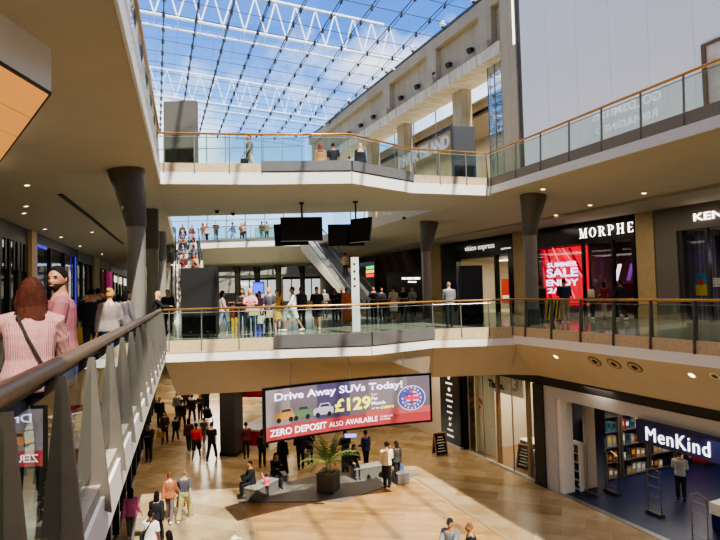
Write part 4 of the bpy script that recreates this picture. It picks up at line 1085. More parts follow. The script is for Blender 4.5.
# hanging screens
def tv(root, c, w, h, yaw, tilt, m):
    R = Matrix.Rotation(yaw, 3, 'Z') @ Matrix.Rotation(tilt, 3, 'X')
    def b(name, mm, x0, x1, y0, y1, z0, z1, par=root):
        mb = MB(); mb.box(x0, x1, y0, y1, z0, z1); mb.v = [tuple(c + R @ Vector(v)) for v in mb.v]; return mb.build(name, mm, par)
    k = sub(b('display_casing', m_black, -w / 2, w / 2, -.03, .06, -h / 2, h / 2))
    b('display_glass', m, -w / 2 + .03, w / 2 - .03, -.036, -.03, -h / 2 + .03, h / 2 - .03, k)
    b('rear_bracket', m_steel, -.2, .2, .06, .14, -.2, .2, k)
m_tv = mat('screen_black', '#070709', .12, var=0)
def hang(label, u, items, Y):
    p = at_Y(u, 228, Y); t = thing('hanging_screen', label, 'hanging screen', (p.x, p.y, p.z))
    MB().tube([(p.x, p.y, 5.19), (p.x, p.y, p.z + .1)], .035, 8).build('drop_rod', m_darkgrey, t)
    MB().lathe((p.x, p.y, 5.10), [(.09, 0), (.12, .075)], 12).build('ceiling_rose', m_darkgrey, t)
    for (uu, vv, dY, w, h, yaw, tilt) in items: tv(t, at_Y(uu, vv, Y + dY), w, h, yaw, tilt, m_tv)
hang('pair of black hanging screens above the totem side of the bridge', 302, [(301.5, 229, -.35, 1.68, .98, .12, -.12), (291, 234.5, .45, 1.45, .92, -.2, .15)], 22.0)
hang('pair of black hanging screens, one turned sideways, before the escalator', 356, [(360.5, 230, -.4, 1.0, .98, -.62, -.15), (346, 235, .4, 1.5, .9, .1, .12)], 22.0)

# the curved banner screen
A = at_Y(266, 416, 16.5); B = at_Y(430, 400, 18.75); A.z = B.z = 0
zt_, zb_ = at_Y(266, 391, 16.5).z, at_Y(266, 442, 16.5).z
chord = B - A; Lb = chord.length; ax = chord.normalized(); nb = Vector((ax.y, -ax.x, 0))   # towards the camera
def bend(s, z, d=0.0):
    f = s / Lb
    return A + ax * s - nb * (4 * .28 * f * (1 - f)) + nb * d + Vector((0, 0, zb_ + z))
Hb = zt_ - zb_
bn = thing('led_banner', 'curved hanging banner screen advertising Drive Away SUVs Today', 'banner screen', bend(Lb / 2, 0))
def bent(name, m, s0, s1, z0, z1, d0, d1=None, par=None, n=24):
    mb = MB()
    if d1 is None:
        for i in range(n):
            a, b = s0 + (s1 - s0) * i / n, s0 + (s1 - s0) * (i + 1) / n; mb.quad(bend(a, z0, d0), bend(b, z0, d0), bend(b, z1, d0), bend(a, z1, d0))
    else:
        for i in range(n):
            a, b = s0 + (s1 - s0) * i / n, s0 + (s1 - s0) * (i + 1) / n
            mb.hexa([bend(a, z0, d0), bend(b, z0, d0), bend(b, z0, d1), bend(a, z0, d1), bend(a, z1, d0), bend(b, z1, d0), bend(b, z1, d1), bend(a, z1, d1)])
    return mb.build(name, m, par or bn)
bent('casing', m_black, -.08, Lb + .08, -.07, Hb + .07, -.16, -.02)
dsp = sub(bent('display', glow('banner_violet', '#5a5058', .38), 0, Lb, 0, Hb, -.01))
for k in range(3):   # lighter and darker violet zones of the artwork
    bent('artwork_block', glow('banner_zone_%d' % k, ['#746a6c', '#3c3450', '#6a6064'][k], .38), Lb * [.0, .30, .62][k], Lb * [.14, .5, .86][k], .42, Hb, -.006, par=dsp)
bent('red_strip', glow('banner_red', '#8e3034', .45), 0, Lb, 0, .42, -.004, par=dsp)
bent('red_strip', glow('banner_red2', '#9c4c4a', .45), Lb * .6, Lb, .3, .52, -.003, par=dsp, n=8)
tx = glow('banner_lilac', '#cfc6ee', 1.0); ty = glow('banner_yellow', '#d8cc50', .8); tw = glow('banner_pale', '#ded4da', .75)
def btext(body, m, s, z, h, w, bold=.02):
    return place_text('banner_lettering', body, m, dsp, (0, 0, 0), (1, 0, 0), (0, 0, 1), h, w, bold, 0, 'l', fn=lambda a, b, c: bend(s + a, z + b, .004))
k = Lb / 162
btext('Drive Away SUVs Today!', tx, Lb * .05, 1.18, .235, Lb * .78, .025)
btext('\u00a3129', ty, Lb * .405, .60, .40, Lb * .225, .035)
btext('From', tw, Lb * .635, 1.00, .06, Lb * .035, .02)
btext('Per', tw, Lb * .635, .84, .12, Lb * .04, .02)
btext('Month', tw, Lb * .635, .68, .12, Lb * .085, .02)
btext('or for', tw, Lb * .635, .54, .07, Lb * .05, .02)
btext('\u00a36899', ty, Lb * .69, .53, .09, Lb * .085, .03)
btext('ZERO DEPOSIT', tw, Lb * .02, .12, .21, Lb * .335, .02)
btext('ALSO', tw, Lb * .37, .13, .16, Lb * .085, .0)
btext('AVAILABLE', tw, Lb * .47, .14, .17, Lb * .20, .015)
btext('ON ANY CAR', tw, Lb * .685, .24, .06, Lb * .08, .01)
btext('IN STOCK', tw, Lb * .685, .15, .06, Lb * .065, .01)
for i, (s0, c) in enumerate(((.045, '#a0723c'), (.145, '#52664a'), (.275, '#9a98a8'))):
    w = Lb * .125; mb = MB(); s0 *= Lb; z0 = .50
    prof = [(0, .08), (.0, .22), (.06, .27), (.25, .30), (.36, .42), (.78, .42), (.88, .29), (.98, .27), (1, .1), (.9, .06), (.12, .06)]
    mb.quad(*[bend(s0 + a * w, z0 + b, .002) for a, b in prof]); cb = mb.build('car_picture', glow('car_' + c, c, .32), dsp)
    mb = MB(); mb.quad(*[bend(s0 + a * w, z0 + b, .005) for a, b in ((.33, .31), (.40, .39), (.74, .39), (.82, .31))]); mb.build('car_windows', glow('car_glass', '#2c2a3a', .4), dsp)
    for a in (.22, .78):
        mb = MB(); mb.quad(*[bend(s0 + a * w + math.cos(2 * PI * q / 14) * .075, z0 + .07 + math.sin(2 * PI * q / 14) * .075, .006) for q in range(14)]); mb.build('car_wheel', glow('car_wheel', '#1a1820', .3), dsp)
def disc(name, m, s, z, rx, rz_, d, n=28):
    mb = MB(); mb.quad(*[bend(s + rx * math.cos(2 * PI * q / n), z + rz_ * math.sin(2 * PI * q / n), d) for q in range(n)]); mb.build(name, m, dsp)
sx = Lb * .885
disc('badge_rim', glow('badge_rim', '#b8b0bc', .5), sx, .80, .50, .42, .002); disc('badge_ring', glow('badge_blue', '#3a3c78', .6), sx, .80, .47, .39, .004); disc('badge_core', glow('badge_core', '#a8a4b4', .45), sx, .80, .26, .26, .006)
for (a0, a1, b0, b1, c) in ((-.26, .26, -.055, .055, '#b03040'), (-.055, .055, -.26, .26, '#b03040')):
    bent('badge_cross', glow('badge_red', c, .4), sx + a0, sx + a1, .80 + b0, .80 + b1, .008, par=dsp, n=2)
for zz in (.93, .66): bent('badge_band', glow('badge_dark', '#34346a', .6), sx - .2, sx + .2, zz - .03, zz + .03, .009, par=dsp, n=2)
for q in range(16): disc('badge_tick', glow('badge_rim', '#b8b0bc', .5), sx + .325 * math.cos(2 * PI * q / 16), .80 + .335 * math.sin(2 * PI * q / 16), .03, .04, .006, 8)
for f in (.15, .5, .85): q = bend(Lb * f, Hb + .07, -.09); MB().tube([q, (q.x, q.y + .3, -.75)], .012, 6).build('suspension_cable', m_dark, bn)
q = bend(Lb * .5, -.24, -.05); MB().cbox(q, (.42, .05, .16)).build('ticker_box', m_darkgrey, bn); MB().cbox(q + nb * .035, (.38, .01, .12)).build('ticker_light', glow('ticker', '#7070d8', 1.2), bn)

# escalators
def escalator(p0, p1, w, label, nst=26):
    p0, p1 = Vector(p0), Vector(p1); d = p1 - p0; h = Vector((d.x, d.y, 0)); run = h.length; h.normalize(); n = Vector((h.y, -h.x, 0)) * w / 2
    t = thing('escalator', label, 'escalator', p0)
    Zv = Vector((0, 0, 1))
    for i in range(nst):
        a = p0 + d * (i / nst); b = p0 + d * ((i + 1) / nst); zt = a.z + d.z / nst
        q = [a - n * .8, a + n * .8, Vector((b.x, b.y, a.z)) + n * .8, Vector((b.x, b.y, a.z)) - n * .8]
        MB().hexa([v - Zv * .05 for v in q] + [Vector((v.x, v.y, zt)) for v in q]).build('step', mat('step_grey', '#a09c94', .4, metal=.3, var=.08, scale=40), t)
    for s in (-1, 1):
        e0, e1 = p0 + n * s, p1 + n * s; o = n.normalized() * .12 * s
        lo, hi = Vector((0, 0, -.95)), Vector((0, 0, .25))
        f0 = e0 - h * .6; f0.z = p0.z
        MB().hexa([e0 + Vector((0, 0, -.02)), e1 + lo, e1 + lo + o, e0 + o + Vector((0, 0, -.02)), e0 + hi, e1 + hi, e1 + hi + o, e0 + hi + o]).build('side_cladding', mat('escalator_cladding', '#c9c3b6', .45, var=.03), t)
        MB().quad(e0 + hi, e1 + hi, e1 + Vector((0, 0, .95)), e0 + Vector((0, 0, .95))).build('side_glass', m_glass, t)
        MB().tube([e0 - h * .35 + Vector((0, 0, .6)), e0 - h * .2 + Vector((0, 0, .95)), e0 + h * .1 + Vector((0, 0, 1.02)), e1 + Vector((0, 0, .98)), e1 + h * .8 + Vector((0, 0, .98))], .045, 8).build('handrail', m_black, t, smooth=True)
        MB().tube([e0 + Vector((0, 0, .3)), e1 + Vector((0, 0, .3))], .03, 6).build('skirt_light', m_steel, t)
    MB().hexa([p0 - n + Vector((0, 0, -.04)), p0 + n + Vector((0, 0, -.04)), p1 + n + Vector((0, 0, -.96)), p1 - n + Vector((0, 0, -.96)), p0 - n + Vector((0, 0, -.02)), p0 + n + Vector((0, 0, -.02)), p1 + n + Vector((0, 0, -.88)), p1 - n + Vector((0, 0, -.88))]).build('soffit', mat('escalator_cladding', '#c9c3b6', .45, var=.03), t)
    return lambda f, side: p0 + d * f + n * side * .40
b0 = on_level(372, M0, 32.5); b1 = on_level(311, U, 42.6); b0.z = .02
escR = escalator(b0, b1, 1.5, 'pale escalator rising away behind the hanging screens')
c0 = on_level(192, M0, 31.0); c1 = on_level(187, U, 42.3); c0.z = .02
escL = escalator(c0, c1, 1.7, 'crowded escalator running up beside the shaded gallery')

# lowered light box near the camera
K = [(-4.47, 5.2), (-4.40, 7.7), (-6.04, 9.6), (-9.5, 13.6), (-9.5, 5.2)]
zl, zc_ = 4.40, 5.2
t = thing('ceiling_light_box', 'white ceiling light box with glowing amber underside panels', 'light box', (-6.5, 7.5, zl))
MB().prism(K, zl + .06, zc_ - .09).build('housing', mat('lightbox_white', '#f2efec', .6, var=.02), t)
MB().prism(K, zl + .03, zl + .07).build('rim', m_dark, t)
pn = glow('amber_panel', '#d08c48', .62)
e1 = (Vector((-6.04, 9.6)) - Vector((-4.40, 7.7))).normalized()
for k in range(4):
    a = Vector((-4.41, 7.68)) + e1 * (1.32 * k + .01); b = a + e1 * 1.30
    MB().quad((a.x - .01, a.y - .01, zl + .02), (b.x - .01, b.y - .01, zl + .02), (b.x - .08, b.y - 2.6 - k * .3, zl + .02), (a.x - .075, a.y - 2.45 - k * .3, zl + .02)).build('diffuser_panel', pn, t)

# slot vents, downlights, speakers
def slope_left(u, v):   # point on the sloping ceiling of the shaded gallery
    a, b = LE.p(0, 0, 5.22), LS.p(0, 0, 4.6)
    c = LE.p(10, 0, 5.22); n = (b - a).cross(c - a).normalized(); r = ray(u, v); return CAM_P + r * ((a - CAM_P).dot(n) / r.dot(n)), n
for i, ((u0, v0), (u1, v1)) in enumerate((((60, 194), (93, 219)), ((94, 220), (123, 244)))):
    a, n = slope_left(u0, v0); b, _ = slope_left(u1, v1); w = Vector((.09, 0, 0)); dz = Vector((0, 0, -.012))
    t = thing('slot_vent', ['dark slot vent in the shaded gallery ceiling above the man', 'dark slot vent in the shaded gallery ceiling near the cone topped column'][i], 'vent', a)
    MB().hexa([a - w + dz * 2, a + w + dz * 2, b + w + dz * 2, b - w + dz * 2, a - w, a + w, b + w, b - w]).build('frame', m_dark, t)
    w2 = w * .3; MB().hexa([a - w2 + dz * 3, a + w2 + dz * 3, b + w2 + dz * 3, b - w2 + dz * 3, a - w2 + dz * 2, a + w2 + dz * 2, b + w2 + dz * 2, b - w2 + dz * 2]).build('louvre', m_darkgrey, t)
def downlight(p, n, label, r=.10, lit=True, cat='downlight'):
    t = thing('ceiling_downlight', label, cat, p)
    if n.z > 0: n = -n
    MB().tube([p, p + n * .015], r, 14, up=(0, 1, 0)).build('ring', m_white, t); MB().tube([p + n * .015, p + n * .018], r * .65, 12, up=(0, 1, 0)).build('lens', m_downlight if lit else m_dark, t)
pts = [(26, 206), (24, 213), (45, 229), (61, 237), (92, 232), (80, 246), (102, 254), (27, 185)]
nm = ['beside the dark slatted window', 'below its lit neighbour by the slatted window', 'over the purple lit shop', 'over the black framed window', 'beside the second slot vent', 'past the slot vents', 'deepest in view', 'closest to the light box']
for (u, v), s in zip(pts, nm): p, n = slope_left(u, v); downlight(p, n, 'small recessed downlight in the shaded gallery ceiling, ' + s)
def flat_hit(u, v, z): return at_z(u, v, z)
for (u, v), s in zip(((205, 208), (262, 210), (389, 214), (435, 214)), ('above the crowded escalator', 'above the first hanging screens', 'above the sideways screen', 'next to the slatted cafe wall')):
    downlight(at_z(u, v, 5.175), Vector((0, 0, -1)), 'dark recessed spotlight under the upper bridge, ' + s, .09, False)
for (u, v), s in zip(((217, 210.5), (233, 213), (404, 217)), ('over the far escalator end', 'over the curved far balustrade', 'over the cafe side')):
    p = at_z(u, v, 5.175); t = thing('dome_camera', 'small dark dome camera under the upper bridge, ' + s, 'camera', p)
    MB().lathe((p.x, p.y, p.z - .04), [(.10, 0), (.11, .04)], 12).build('mount_ring', m_darkgrey, t); MB().ell((p.x, p.y, p.z - .05), (.09, .09, .08), 10, 7).build('dome', m_black, t, smooth=True)
def bulk(u, v):
    a = RE.p(0, .04, -.58); b = RE.p(10, .04, -.58); c = RE.p(0, -1.35, -1.95); n = (b - a).cross(c - a).normalized()
    r = ray(u, v); p = CAM_P + r * ((a - CAM_P).dot(n) / r.dot(n)); return p, (n if n.dot(CAM_P - p) > 0 else -n)
for i, (u, v) in enumerate(((595, 361), (614, 363.5), (635, 367))):
    p, n = bulk(u, v); t = thing('ceiling_speaker', ['round speaker in the sloping bulkhead, first of three from the bridge', 'round speaker in the sloping bulkhead, middle one of three', 'round speaker in the sloping bulkhead, third from the bridge'][i], 'speaker', p)
    MB().tube([p - n * .01, p + n * .02], .23, 24, up=(0, 1, 0)).build('rim', mat('speaker_rim', '#8a7a62', .5), t, smooth=True)
    MB().tube([p + n * .02, p + n * .024], .17, 20, up=(0, 1, 0)).build('cone', mat('speaker_mid', '#b8a88c', .5), t); MB().tube([p + n * .024, p + n * .03], .095, 16, up=(0, 1, 0)).build('grille', m_dark, t)
for (u, v), s in zip(((556, 356.5), (692, 375), (715, 376)), ('between the bridge and the speakers', 'over the navy sign', 'over the sign end')):
    p, n = bulk(u, v); t = thing('bulkhead_downlight', 'recessed lamp in the sloping bulkhead, ' + s, 'downlight', p)
    MB().tube([p, p + n * .015], .12, 14, up=(0, 1, 0)).build('ring', m_white, t); MB().tube([p + n * .015, p + n * .018], .08, 12, up=(0, 1, 0)).build('lens', m_downlight if v < 376 else m_darkgrey, t)
for (u, v), s in zip(((543, 189), (644, 193), (590, 205), (556, 215)), ('above the cone topped column', 'above the gift shop pilaster', 'above the black cosmetics sign', 'above the sale screen')):
    a = RE.p(0, 0, 5.25); b = RE.p(10, 0, 5.25); c = RE.p(0, -4.6, 4.72); n = (b - a).cross(c - a).normalized(); r = ray(u, v); p = CAM_P + r * ((a - CAM_P).dot(n) / r.dot(n))
    downlight(p, n, 'recessed downlight in the gallery ceiling, ' + s, .12)

# lettering on the upper wall across the void, seen mirrored in the gallery glass
t = thing('wall_sign', 'white two line wall sign seen mirrored in the upper gallery glass', 'sign', LS.p(22.6, .1, 12.6))
MB().hexa([LS.p(19.6, .02, 11.6), LS.p(25.6, .02, 11.6), LS.p(25.6, .06, 11.6), LS.p(19.6, .06, 11.6), LS.p(19.6, .02, 14.3), LS.p(25.6, .02, 14.3), LS.p(25.6, .06, 14.3), LS.p(19.6, .06, 14.3)]).build('backing', m_darkgrey, t)
mgl = glow('sign_bright', '#ffffff', 2.6)
place_text('sign_lettering', 'GOLDSMITHS', mgl, t, LS.p(22.6, .08, 13.2), LS.read, (0, 0, 1), .62, 5.2, .01, .03)
place_text('sign_lettering', 'REIMAGINED', mgl, t, LS.p(22.6, .08, 12.2), LS.read, (0, 0, 1), .5, 4.6, .0, .03)
# planter, benches, boards on the ground floor
p = at_z(328, 494, G + .035)
t = thing('planter', 'square dark grey planter with a leafy young palm on the granite plinth', 'planter', p)
rz = -.35
pl = obox('tub', mat('planter_grey', '#57524c', .6, var=.06), t, p + Vector((0, .34, .37)), (.68, .68, .72), rz)
obox('rim', mat('planter_rim', '#6a645c', .6), t, p + Vector((0, .34, .74)), (.73, .73, .05), rz); obox('soil', mat('soil', '#4a3824', .9, var=.3, scale=30), t, p + Vector((0, .34, .77)), (.62, .62, .02), rz)
c = p + Vector((0, .34, .78))
for k in range(3): a = k * 2.1; MB().tube([c + Vector((.08 * math.cos(a), .08 * math.sin(a), 0)), c + Vector((.12 * math.cos(a), .12 * math.sin(a), .45))], [.04, .025], 7).build('stem', mat('palm_stem', '#6a5634', .8), t)
rnd = random.Random(3)
for k in range(30):
    a = k * 2.4; ln = .85 + .45 * rnd.random(); el = .55 + .85 * rnd.random(); mb = MB(); prev = c + Vector((.08 * math.cos(a), .08 * math.sin(a), .3)); dirv = Vector((math.cos(a) * math.cos(el), math.sin(a) * math.cos(el), math.sin(el)))
    pts_ = [prev]
    for s in range(9): dirv = (dirv + Vector((0, 0, -.13))).normalized(); pts_.append(pts_[-1] + dirv * ln / 9)
    mb.tube(pts_, [.013] * 6 + [.008] * 4, 5)
    for s in range(2, 10):
        T = (pts_[s] - pts_[s - 1]).normalized(); sd_ = T.cross(Vector((0, 0, 1))).normalized()
        for sg_ in (-1, 1):
            tip = pts_[s] + sd_ * sg_ * .24 * (1 - .07 * s) + T * .18 - Vector((0, 0, .07)); w = T * .034
            mb.add([pts_[s] - w, pts_[s] + w, tip], [(0, 1, 2)])
    mb.build('frond', mat('palm_leaf_%d' % (k % 3), ['#5f7a3a', '#7a8a48', '#4a6230'][k % 3], .55, var=.2), t)
def bench(u, v, w, d, h, rz, label):
    p = at_z(u, v, G); z = .0
    t = thing('stone_bench', label, 'bench', p, rz); I = Matrix.Translation(p) @ Matrix.Rotation(rz, 4, 'Z')
    for nm_, mm, q in (('block', m_granite, (-w / 2, w / 2, 0, d, .037, h)), ('seat_slab', mat('bench_top', '#8a837a', .5, var=.2, scale=40), (-w / 2 - .02, w / 2 + .02, -.02, d + .02, h, h + .05))):
        mb = MB(); mb.box(*q); mb.v = [tuple(I @ Vector(x)) for x in mb.v]; mb.build(nm_, mm, t, bevel=.01)
    return p
bench(251, 502, .55, 1.3, .44, -.5, 'grey stone bench block at the plinth corner under a dark coat')
bench(277, 488, .8, .5, .42, .3, 'grey stone bench block behind the toddler in pink')
bench(372, 478, 1.5, .5, .42, .35, 'long stone bench with people sitting behind the palm')
bench(404, 485, .5, .6, .42, .35, 'short stone block behind the couple with the blue carrier bag')
def aboard(p, rz, label, zb=G):
    t = thing('chalkboard_sign', label, 'chalkboard', p, rz); I = Matrix.Translation(p) @ Matrix.Rotation(rz, 4, 'Z')
    for s in (-1, 1):
        R = Matrix.Rotation(-s * .2, 4, 'X')
        J = I @ Matrix.Translation((0, s * .22, .012)) @ Matrix.Rotation(s * .2, 4, 'X')
        for nm_, mm, q in (('board', m_black, (-.27, .27, -.012, .012, .06, 1.0)), ('frame', m_woodpost, (-.31, -.27, -.02, .02, 0, 1.04)), ('frame', m_woodpost, (.27, .31, -.02, .02, 0, 1.04)), ('frame', m_woodpost, (-.27, .27, -.02, .02, 1.0, 1.04))):
            mb = MB(); mb.box(*q); mb.v = [tuple(J @ Vector(x)) for x in mb.v]; mb.build(nm_, mm, t)
        if s == -1:
            for k in range(6):
                mb = MB(); w_ = .2 - .03 * (k % 3); mb.box(-w_, w_, -.017, -.013, .2 + .125 * k, .235 + .125 * k); mb.v = [tuple(J @ Vector(x)) for x in mb.v]; mb.build('chalk_line', m_white, t)
aboard(at_z(440, 455, G), .35, 'wooden framed chalkboard sign standing before the black directory panel')
aboard(MK.p(MK.hit(513, 466).y, -.65, G), -.9, 'wooden framed chalkboard sign inside the phone shop window')
# white cosmetics kiosk and dark column beyond
p = on_level(254, G, 27.0); t = thing('kiosk', 'white market kiosk with red sides on the ground floor beyond the bridge', 'kiosk', p, -.3)
I = Matrix.Translation(p) @ Matrix.Rotation(-.3, 4, 'Z')
def kb(nm_, mm, *q): mb = MB(); mb.box(*q); mb.v = [tuple(I @ Vector(x)) for x in mb.v]; return mb.build(nm_, mm, t)
kb('counter', m_white, -.9, .9, 0, 3.0, .004, .95); kb('red_panel', m_red, -.92, -.9, .1, 2.9, .2, .9); kb('red_panel', m_red, -.8, .8, -.02, 0, .2, .9); kb('counter_top', m_lightgrey, -.95, .95, -.05, 3.05, .95, 1.0)
for x in (-.85, .85):
    for y in (.05, 2.95): kb('post', m_white, x - .05, x + .05, y - .05, y + .05, 1.0, 2.9)
for z in (1.45, 1.85, 2.25): kb('shelf', m_white, -.8, .8, 1.2, 1.8, z, z + .03)
kb('canopy', glow('kiosk_glow', '#f4ead8', .8), -1.0, 1.0, -.1, 3.1, 2.9, 3.05); kb('name_panel', m_red, -.7, .7, -.14, -.1, 2.6, 3.0)
p = on_level(230, G, 26.0); t = thing('column', 'square dark clad column on the ground floor beside the white kiosk', 'column', p)
obox('shaft', m_darkgrey, t, p + Vector((0, .4, 2.2)), (.8, .8, 4.2), -.3); obox('base_block', m_dark, t, p + Vector((0, .4, .08)), (.86, .86, .14), -.3)
# hazard striped barrier at the cosmetics shop
p = on_level(553, M0, 22.6); t = thing('hazard_barrier', 'yellow and black striped barrier in front of the sale screen', 'barrier', p)
mb = MB(); mb.box(p.x - .3, p.x + .3, p.y - .02, p.y + .02, .12, .95); mb.build('panel', mat('hazard_yellow', '#d8b23a', .5), t)
for k in range(4): a = Vector((p.x - .28 + .14 * k, p.y - .024, .14)); MB().quad(a, a + Vector((.07, 0, 0)), a + Vector((.19, 0, .79)), a + Vector((.12, 0, .79))).build('stripe', m_black, t)
for s in (-.25, .25): MB().box(p.x + s - .03, p.x + s + .03, p.y - .2, p.y + .2, .004, .12).build('foot', m_black, t)
# cafe tables on the gallery beyond the bridge
def table(u, Y, w, label):
    p = on_level(u, M0, Y); t = thing('cafe_table', label, 'table', p)
    MB().box(p.x - w / 2, p.x + w / 2, p.y - .3, p.y + .3, 1.04, 1.09).build('table_top', m_woodpost, t)
    for s in (-1, 1): MB().box(p.x + s * (w / 2 - .12) - .04, p.x + s * (w / 2 - .12) + .04, p.y - .2, p.y + .2, .03, 1.04).build('leg', m_darkgrey, t); MB().box(p.x + s * (w / 2 - .12) - .1, p.x + s * (w / 2 - .12) + .1, p.y - .28, p.y + .28, .004, .03).build('foot', m_darkgrey, t)
table(378, 26.5, 1.3, 'high wooden table beside the foot of the pale escalator')
table(400, 26.6, .8, 'high wooden table under the white cafe sign')
table(330, 29.5, 1.6, 'high wooden table behind the people near the white pylon')
table(250, 29, 2.2, 'long wooden table behind the woman with the pink top')
# far windows at the end of the middle level
for k, u in enumerate((250, 268, 292, 312)):
    p = on_level(u, M0, YF + 2.5); t = thing('far_shop_window', ['first', 'second', 'third', 'fourth'][k] + ' bright shop window on the far end wall, counted from the crowded escalator', 'window', p)
    obox('lit_pane', glow('far_pane', '#d8dcd8', .55), t, p + Vector((0, 0, 1.9)), (2.0, .1, 2.6)); obox('frame', m_dark, t, p + Vector((0, -.08, 1.9)), (.12, .06, 2.6)); obox('header', m_dark, t, p + Vector((0, -.08, 3.3)), (2.1, .2, .3))
p = on_level(259, M0, 44); t = thing('wall_screen', 'bright blue screen deep in the far hall', 'screen', p)
obox('display', glow('blue_screen', '#3040d8', 1.0), t, p + Vector((0, -.06, 2.0)), (.85, .02, .9)); obox('casing', m_black, t, p + Vector((0, 0, 2.0)), (.95, .1, 1.0)); obox('stand', m_black, t, p + Vector((0, 0, .75)), (.3, .08, 1.48))
# ------------------------------------------------------------------ people
def finish(mb, voxel, smooth_it=2):
    """one continuous surface from the lofted limbs"""
    me = bpy.data.meshes.new('body'); me.from_pydata(mb.v, [], mb.f)
    bm = bmesh.new(); bm.from_mesh(me); bmesh.ops.recalc_face_normals(bm, faces=bm.faces); bm.to_mesh(me); bm.free()
    o = bpy.data.objects.new('body_source', me); COL.objects.link(o)
    r = o.modifiers.new('r', 'REMESH'); r.mode = 'VOXEL'; r.voxel_size = voxel
    if smooth_it: s = o.modifiers.new('s', 'SMOOTH'); s.iterations = smooth_it; s.factor = .5
    dg = bpy.context.evaluated_depsgraph_get(); dg.update()
    out = bpy.data.meshes.new_from_object(o.evaluated_get(dg))
    bpy.data.objects.remove(o); bpy.data.meshes.remove(me)
    for p in out.polygons: p.use_smooth = True
    return out
def ring_loft(mb, rings, n=14):
    """rings: (centre, rx, ry) horizontal ellipses"""
    vs = []
    for c, rx, ry in rings:
        for k in range(n):
            a = 2 * PI * k / n; ca, sa = math.cos(a), math.sin(a)
            vs.append((c[0] + rx * math.copysign(abs(ca) ** .85, ca), c[1] + ry * math.copysign(abs(sa) ** .85, sa), c[2]))
    N = len(rings)
    fs = [(i * n + k, i * n + (k + 1) % n, (i + 1) * n + (k + 1) % n, (i + 1) * n + k) for i in range(N - 1) for k in range(n)]
    fs += [tuple(range(n - 1, -1, -1)), tuple((N - 1) * n + k for k in range(n))]
    mb.add(vs, fs)
POSES = {  # leg: (hip pitch, knee bend) ; arm: (shoulder pitch, abduct, elbow bend, inward swing)
    'stand': dict(L=(0, 0), R=(0, 0), la=(.05, .12, .15, 0), ra=(.05, .12, .15, 0)),
    'stride': dict(L=(.42, .12), R=(-.30, .28), la=(-.35, .12, .25, 0), ra=(.40, .12, .35, 0)),
    'step': dict(L=(-.22, .30), R=(.30, .08), la=(.30, .14, .30, 0), ra=(-.25, .12, .15, 0)),
    'phone': dict(L=(.05, .02), R=(-.03, 0), la=(.25, .10, 1.5, .35), ra=(.25, .10, 1.75, .45)),
    'lean': dict(L=(.05, 0), R=(-.05, .1), la=(.75, .22, .85, .5), ra=(.75, .22, .85, .5), lean=.14),
    'bag': dict(L=(.12, .05), R=(-.10, .12), la=(.10, .16, .25, 0), ra=(.02, .20, 1.25, .2)),
    'wave': dict(L=(.0, 0), R=(.05, .05), la=(.1, .15, .4, .1), ra=(2.2, .35, .7, 0)),
    'sit': dict(L=(1.45, 1.45), R=(1.40, 1.40), la=(.55, .12, .8, .3), ra=(.55, .12, .9, .3), lean=.12),
    'sitphone': dict(L=(1.45, 1.45), R=(1.45, 1.5), la=(.5, .1, 1.3, .4), ra=(.6, .1, 1.6, .35), lean=.15),
    'stair': dict(L=(.55, .7), R=(.0, .0), la=(.35, .2, .6, .0), ra=(.2, .15, .4, .1)),
    'reach': dict(L=(.1, .05), R=(-.08, .05), la=(.5, .1, .9, .3), ra=(1.15, .05, .35, .25), lean=.12),
    'folded': dict(L=(0, 0), R=(.08, .08), la=(.45, .12, 1.45, .95), ra=(.40, .12, 1.5, .95)),
    'restarm': dict(L=(.06, 0), R=(-.06, .08), la=(.32, .35, 1.1, .15), ra=(.2, .1, .5, .1), lean=.05),
    'railback': dict(L=(.05, 0), R=(.0, .06), la=(.4, .15, .9, .4), ra=(.55, .75, 1.25, .0), lean=.16),
}
class Rig: pass
def rig(pose, fem):
    P = POSES[pose]; g = Rig(); g.f = fem
    sw, hw = (.165, .085) if fem else (.19, .088)
    lean = P.get('lean', 0)
    V = Vector
    def legs(z0):
        out = {}
        for s, k in ((1, 'L'), (-1, 'R')):
            a, b = P[k]; hip = V((s * hw, 0, z0)); kn = hip + V((s * .012, math.sin(a), -math.cos(a))) * .43; c = a - b
            an = kn + V((0, math.sin(c), -math.cos(c))) * .41; out[k] = (hip, kn, an, c)
        return out
    t = legs(.92); low = min(v[2].z - .075 for v in t.values()); g.pz = .92 - low
    g.legs = legs(g.pz); g.lean = lean
    up = V((0, math.sin(lean), math.cos(lean))); base = V((0, 0, g.pz)); g.up = up; g.base = base
    g.T = lambda h, y=0: base + up * h + V((0, math.cos(lean), -math.sin(lean))) * y
    g.neck = g.T(.54, -.005); g.head = g.T(.54, .015) + V((0, .01, .147)); g.arms = {}
    for s, k in ((1, 'la'), (-1, 'ra')):
        p, ab, e, iw = P[k]; sh = g.T(.458, -.005) + V((s * sw, 0, 0))
        d1 = V((s * math.sin(ab), math.sin(p) * math.cos(ab), -math.cos(p) * math.cos(ab))).normalized()
        el = sh + d1 * .285; q = p + e
        d2 = V((s * math.sin(ab) * .5 - s * math.sin(iw), math.sin(q) * math.cos(iw), -math.cos(q) * math.cos(iw))).normalized()
        wr = el + d2 * .245; g.arms[k] = (sh, el, wr, d2, s)
    g.sw, g.hw = sw, hw
    return g
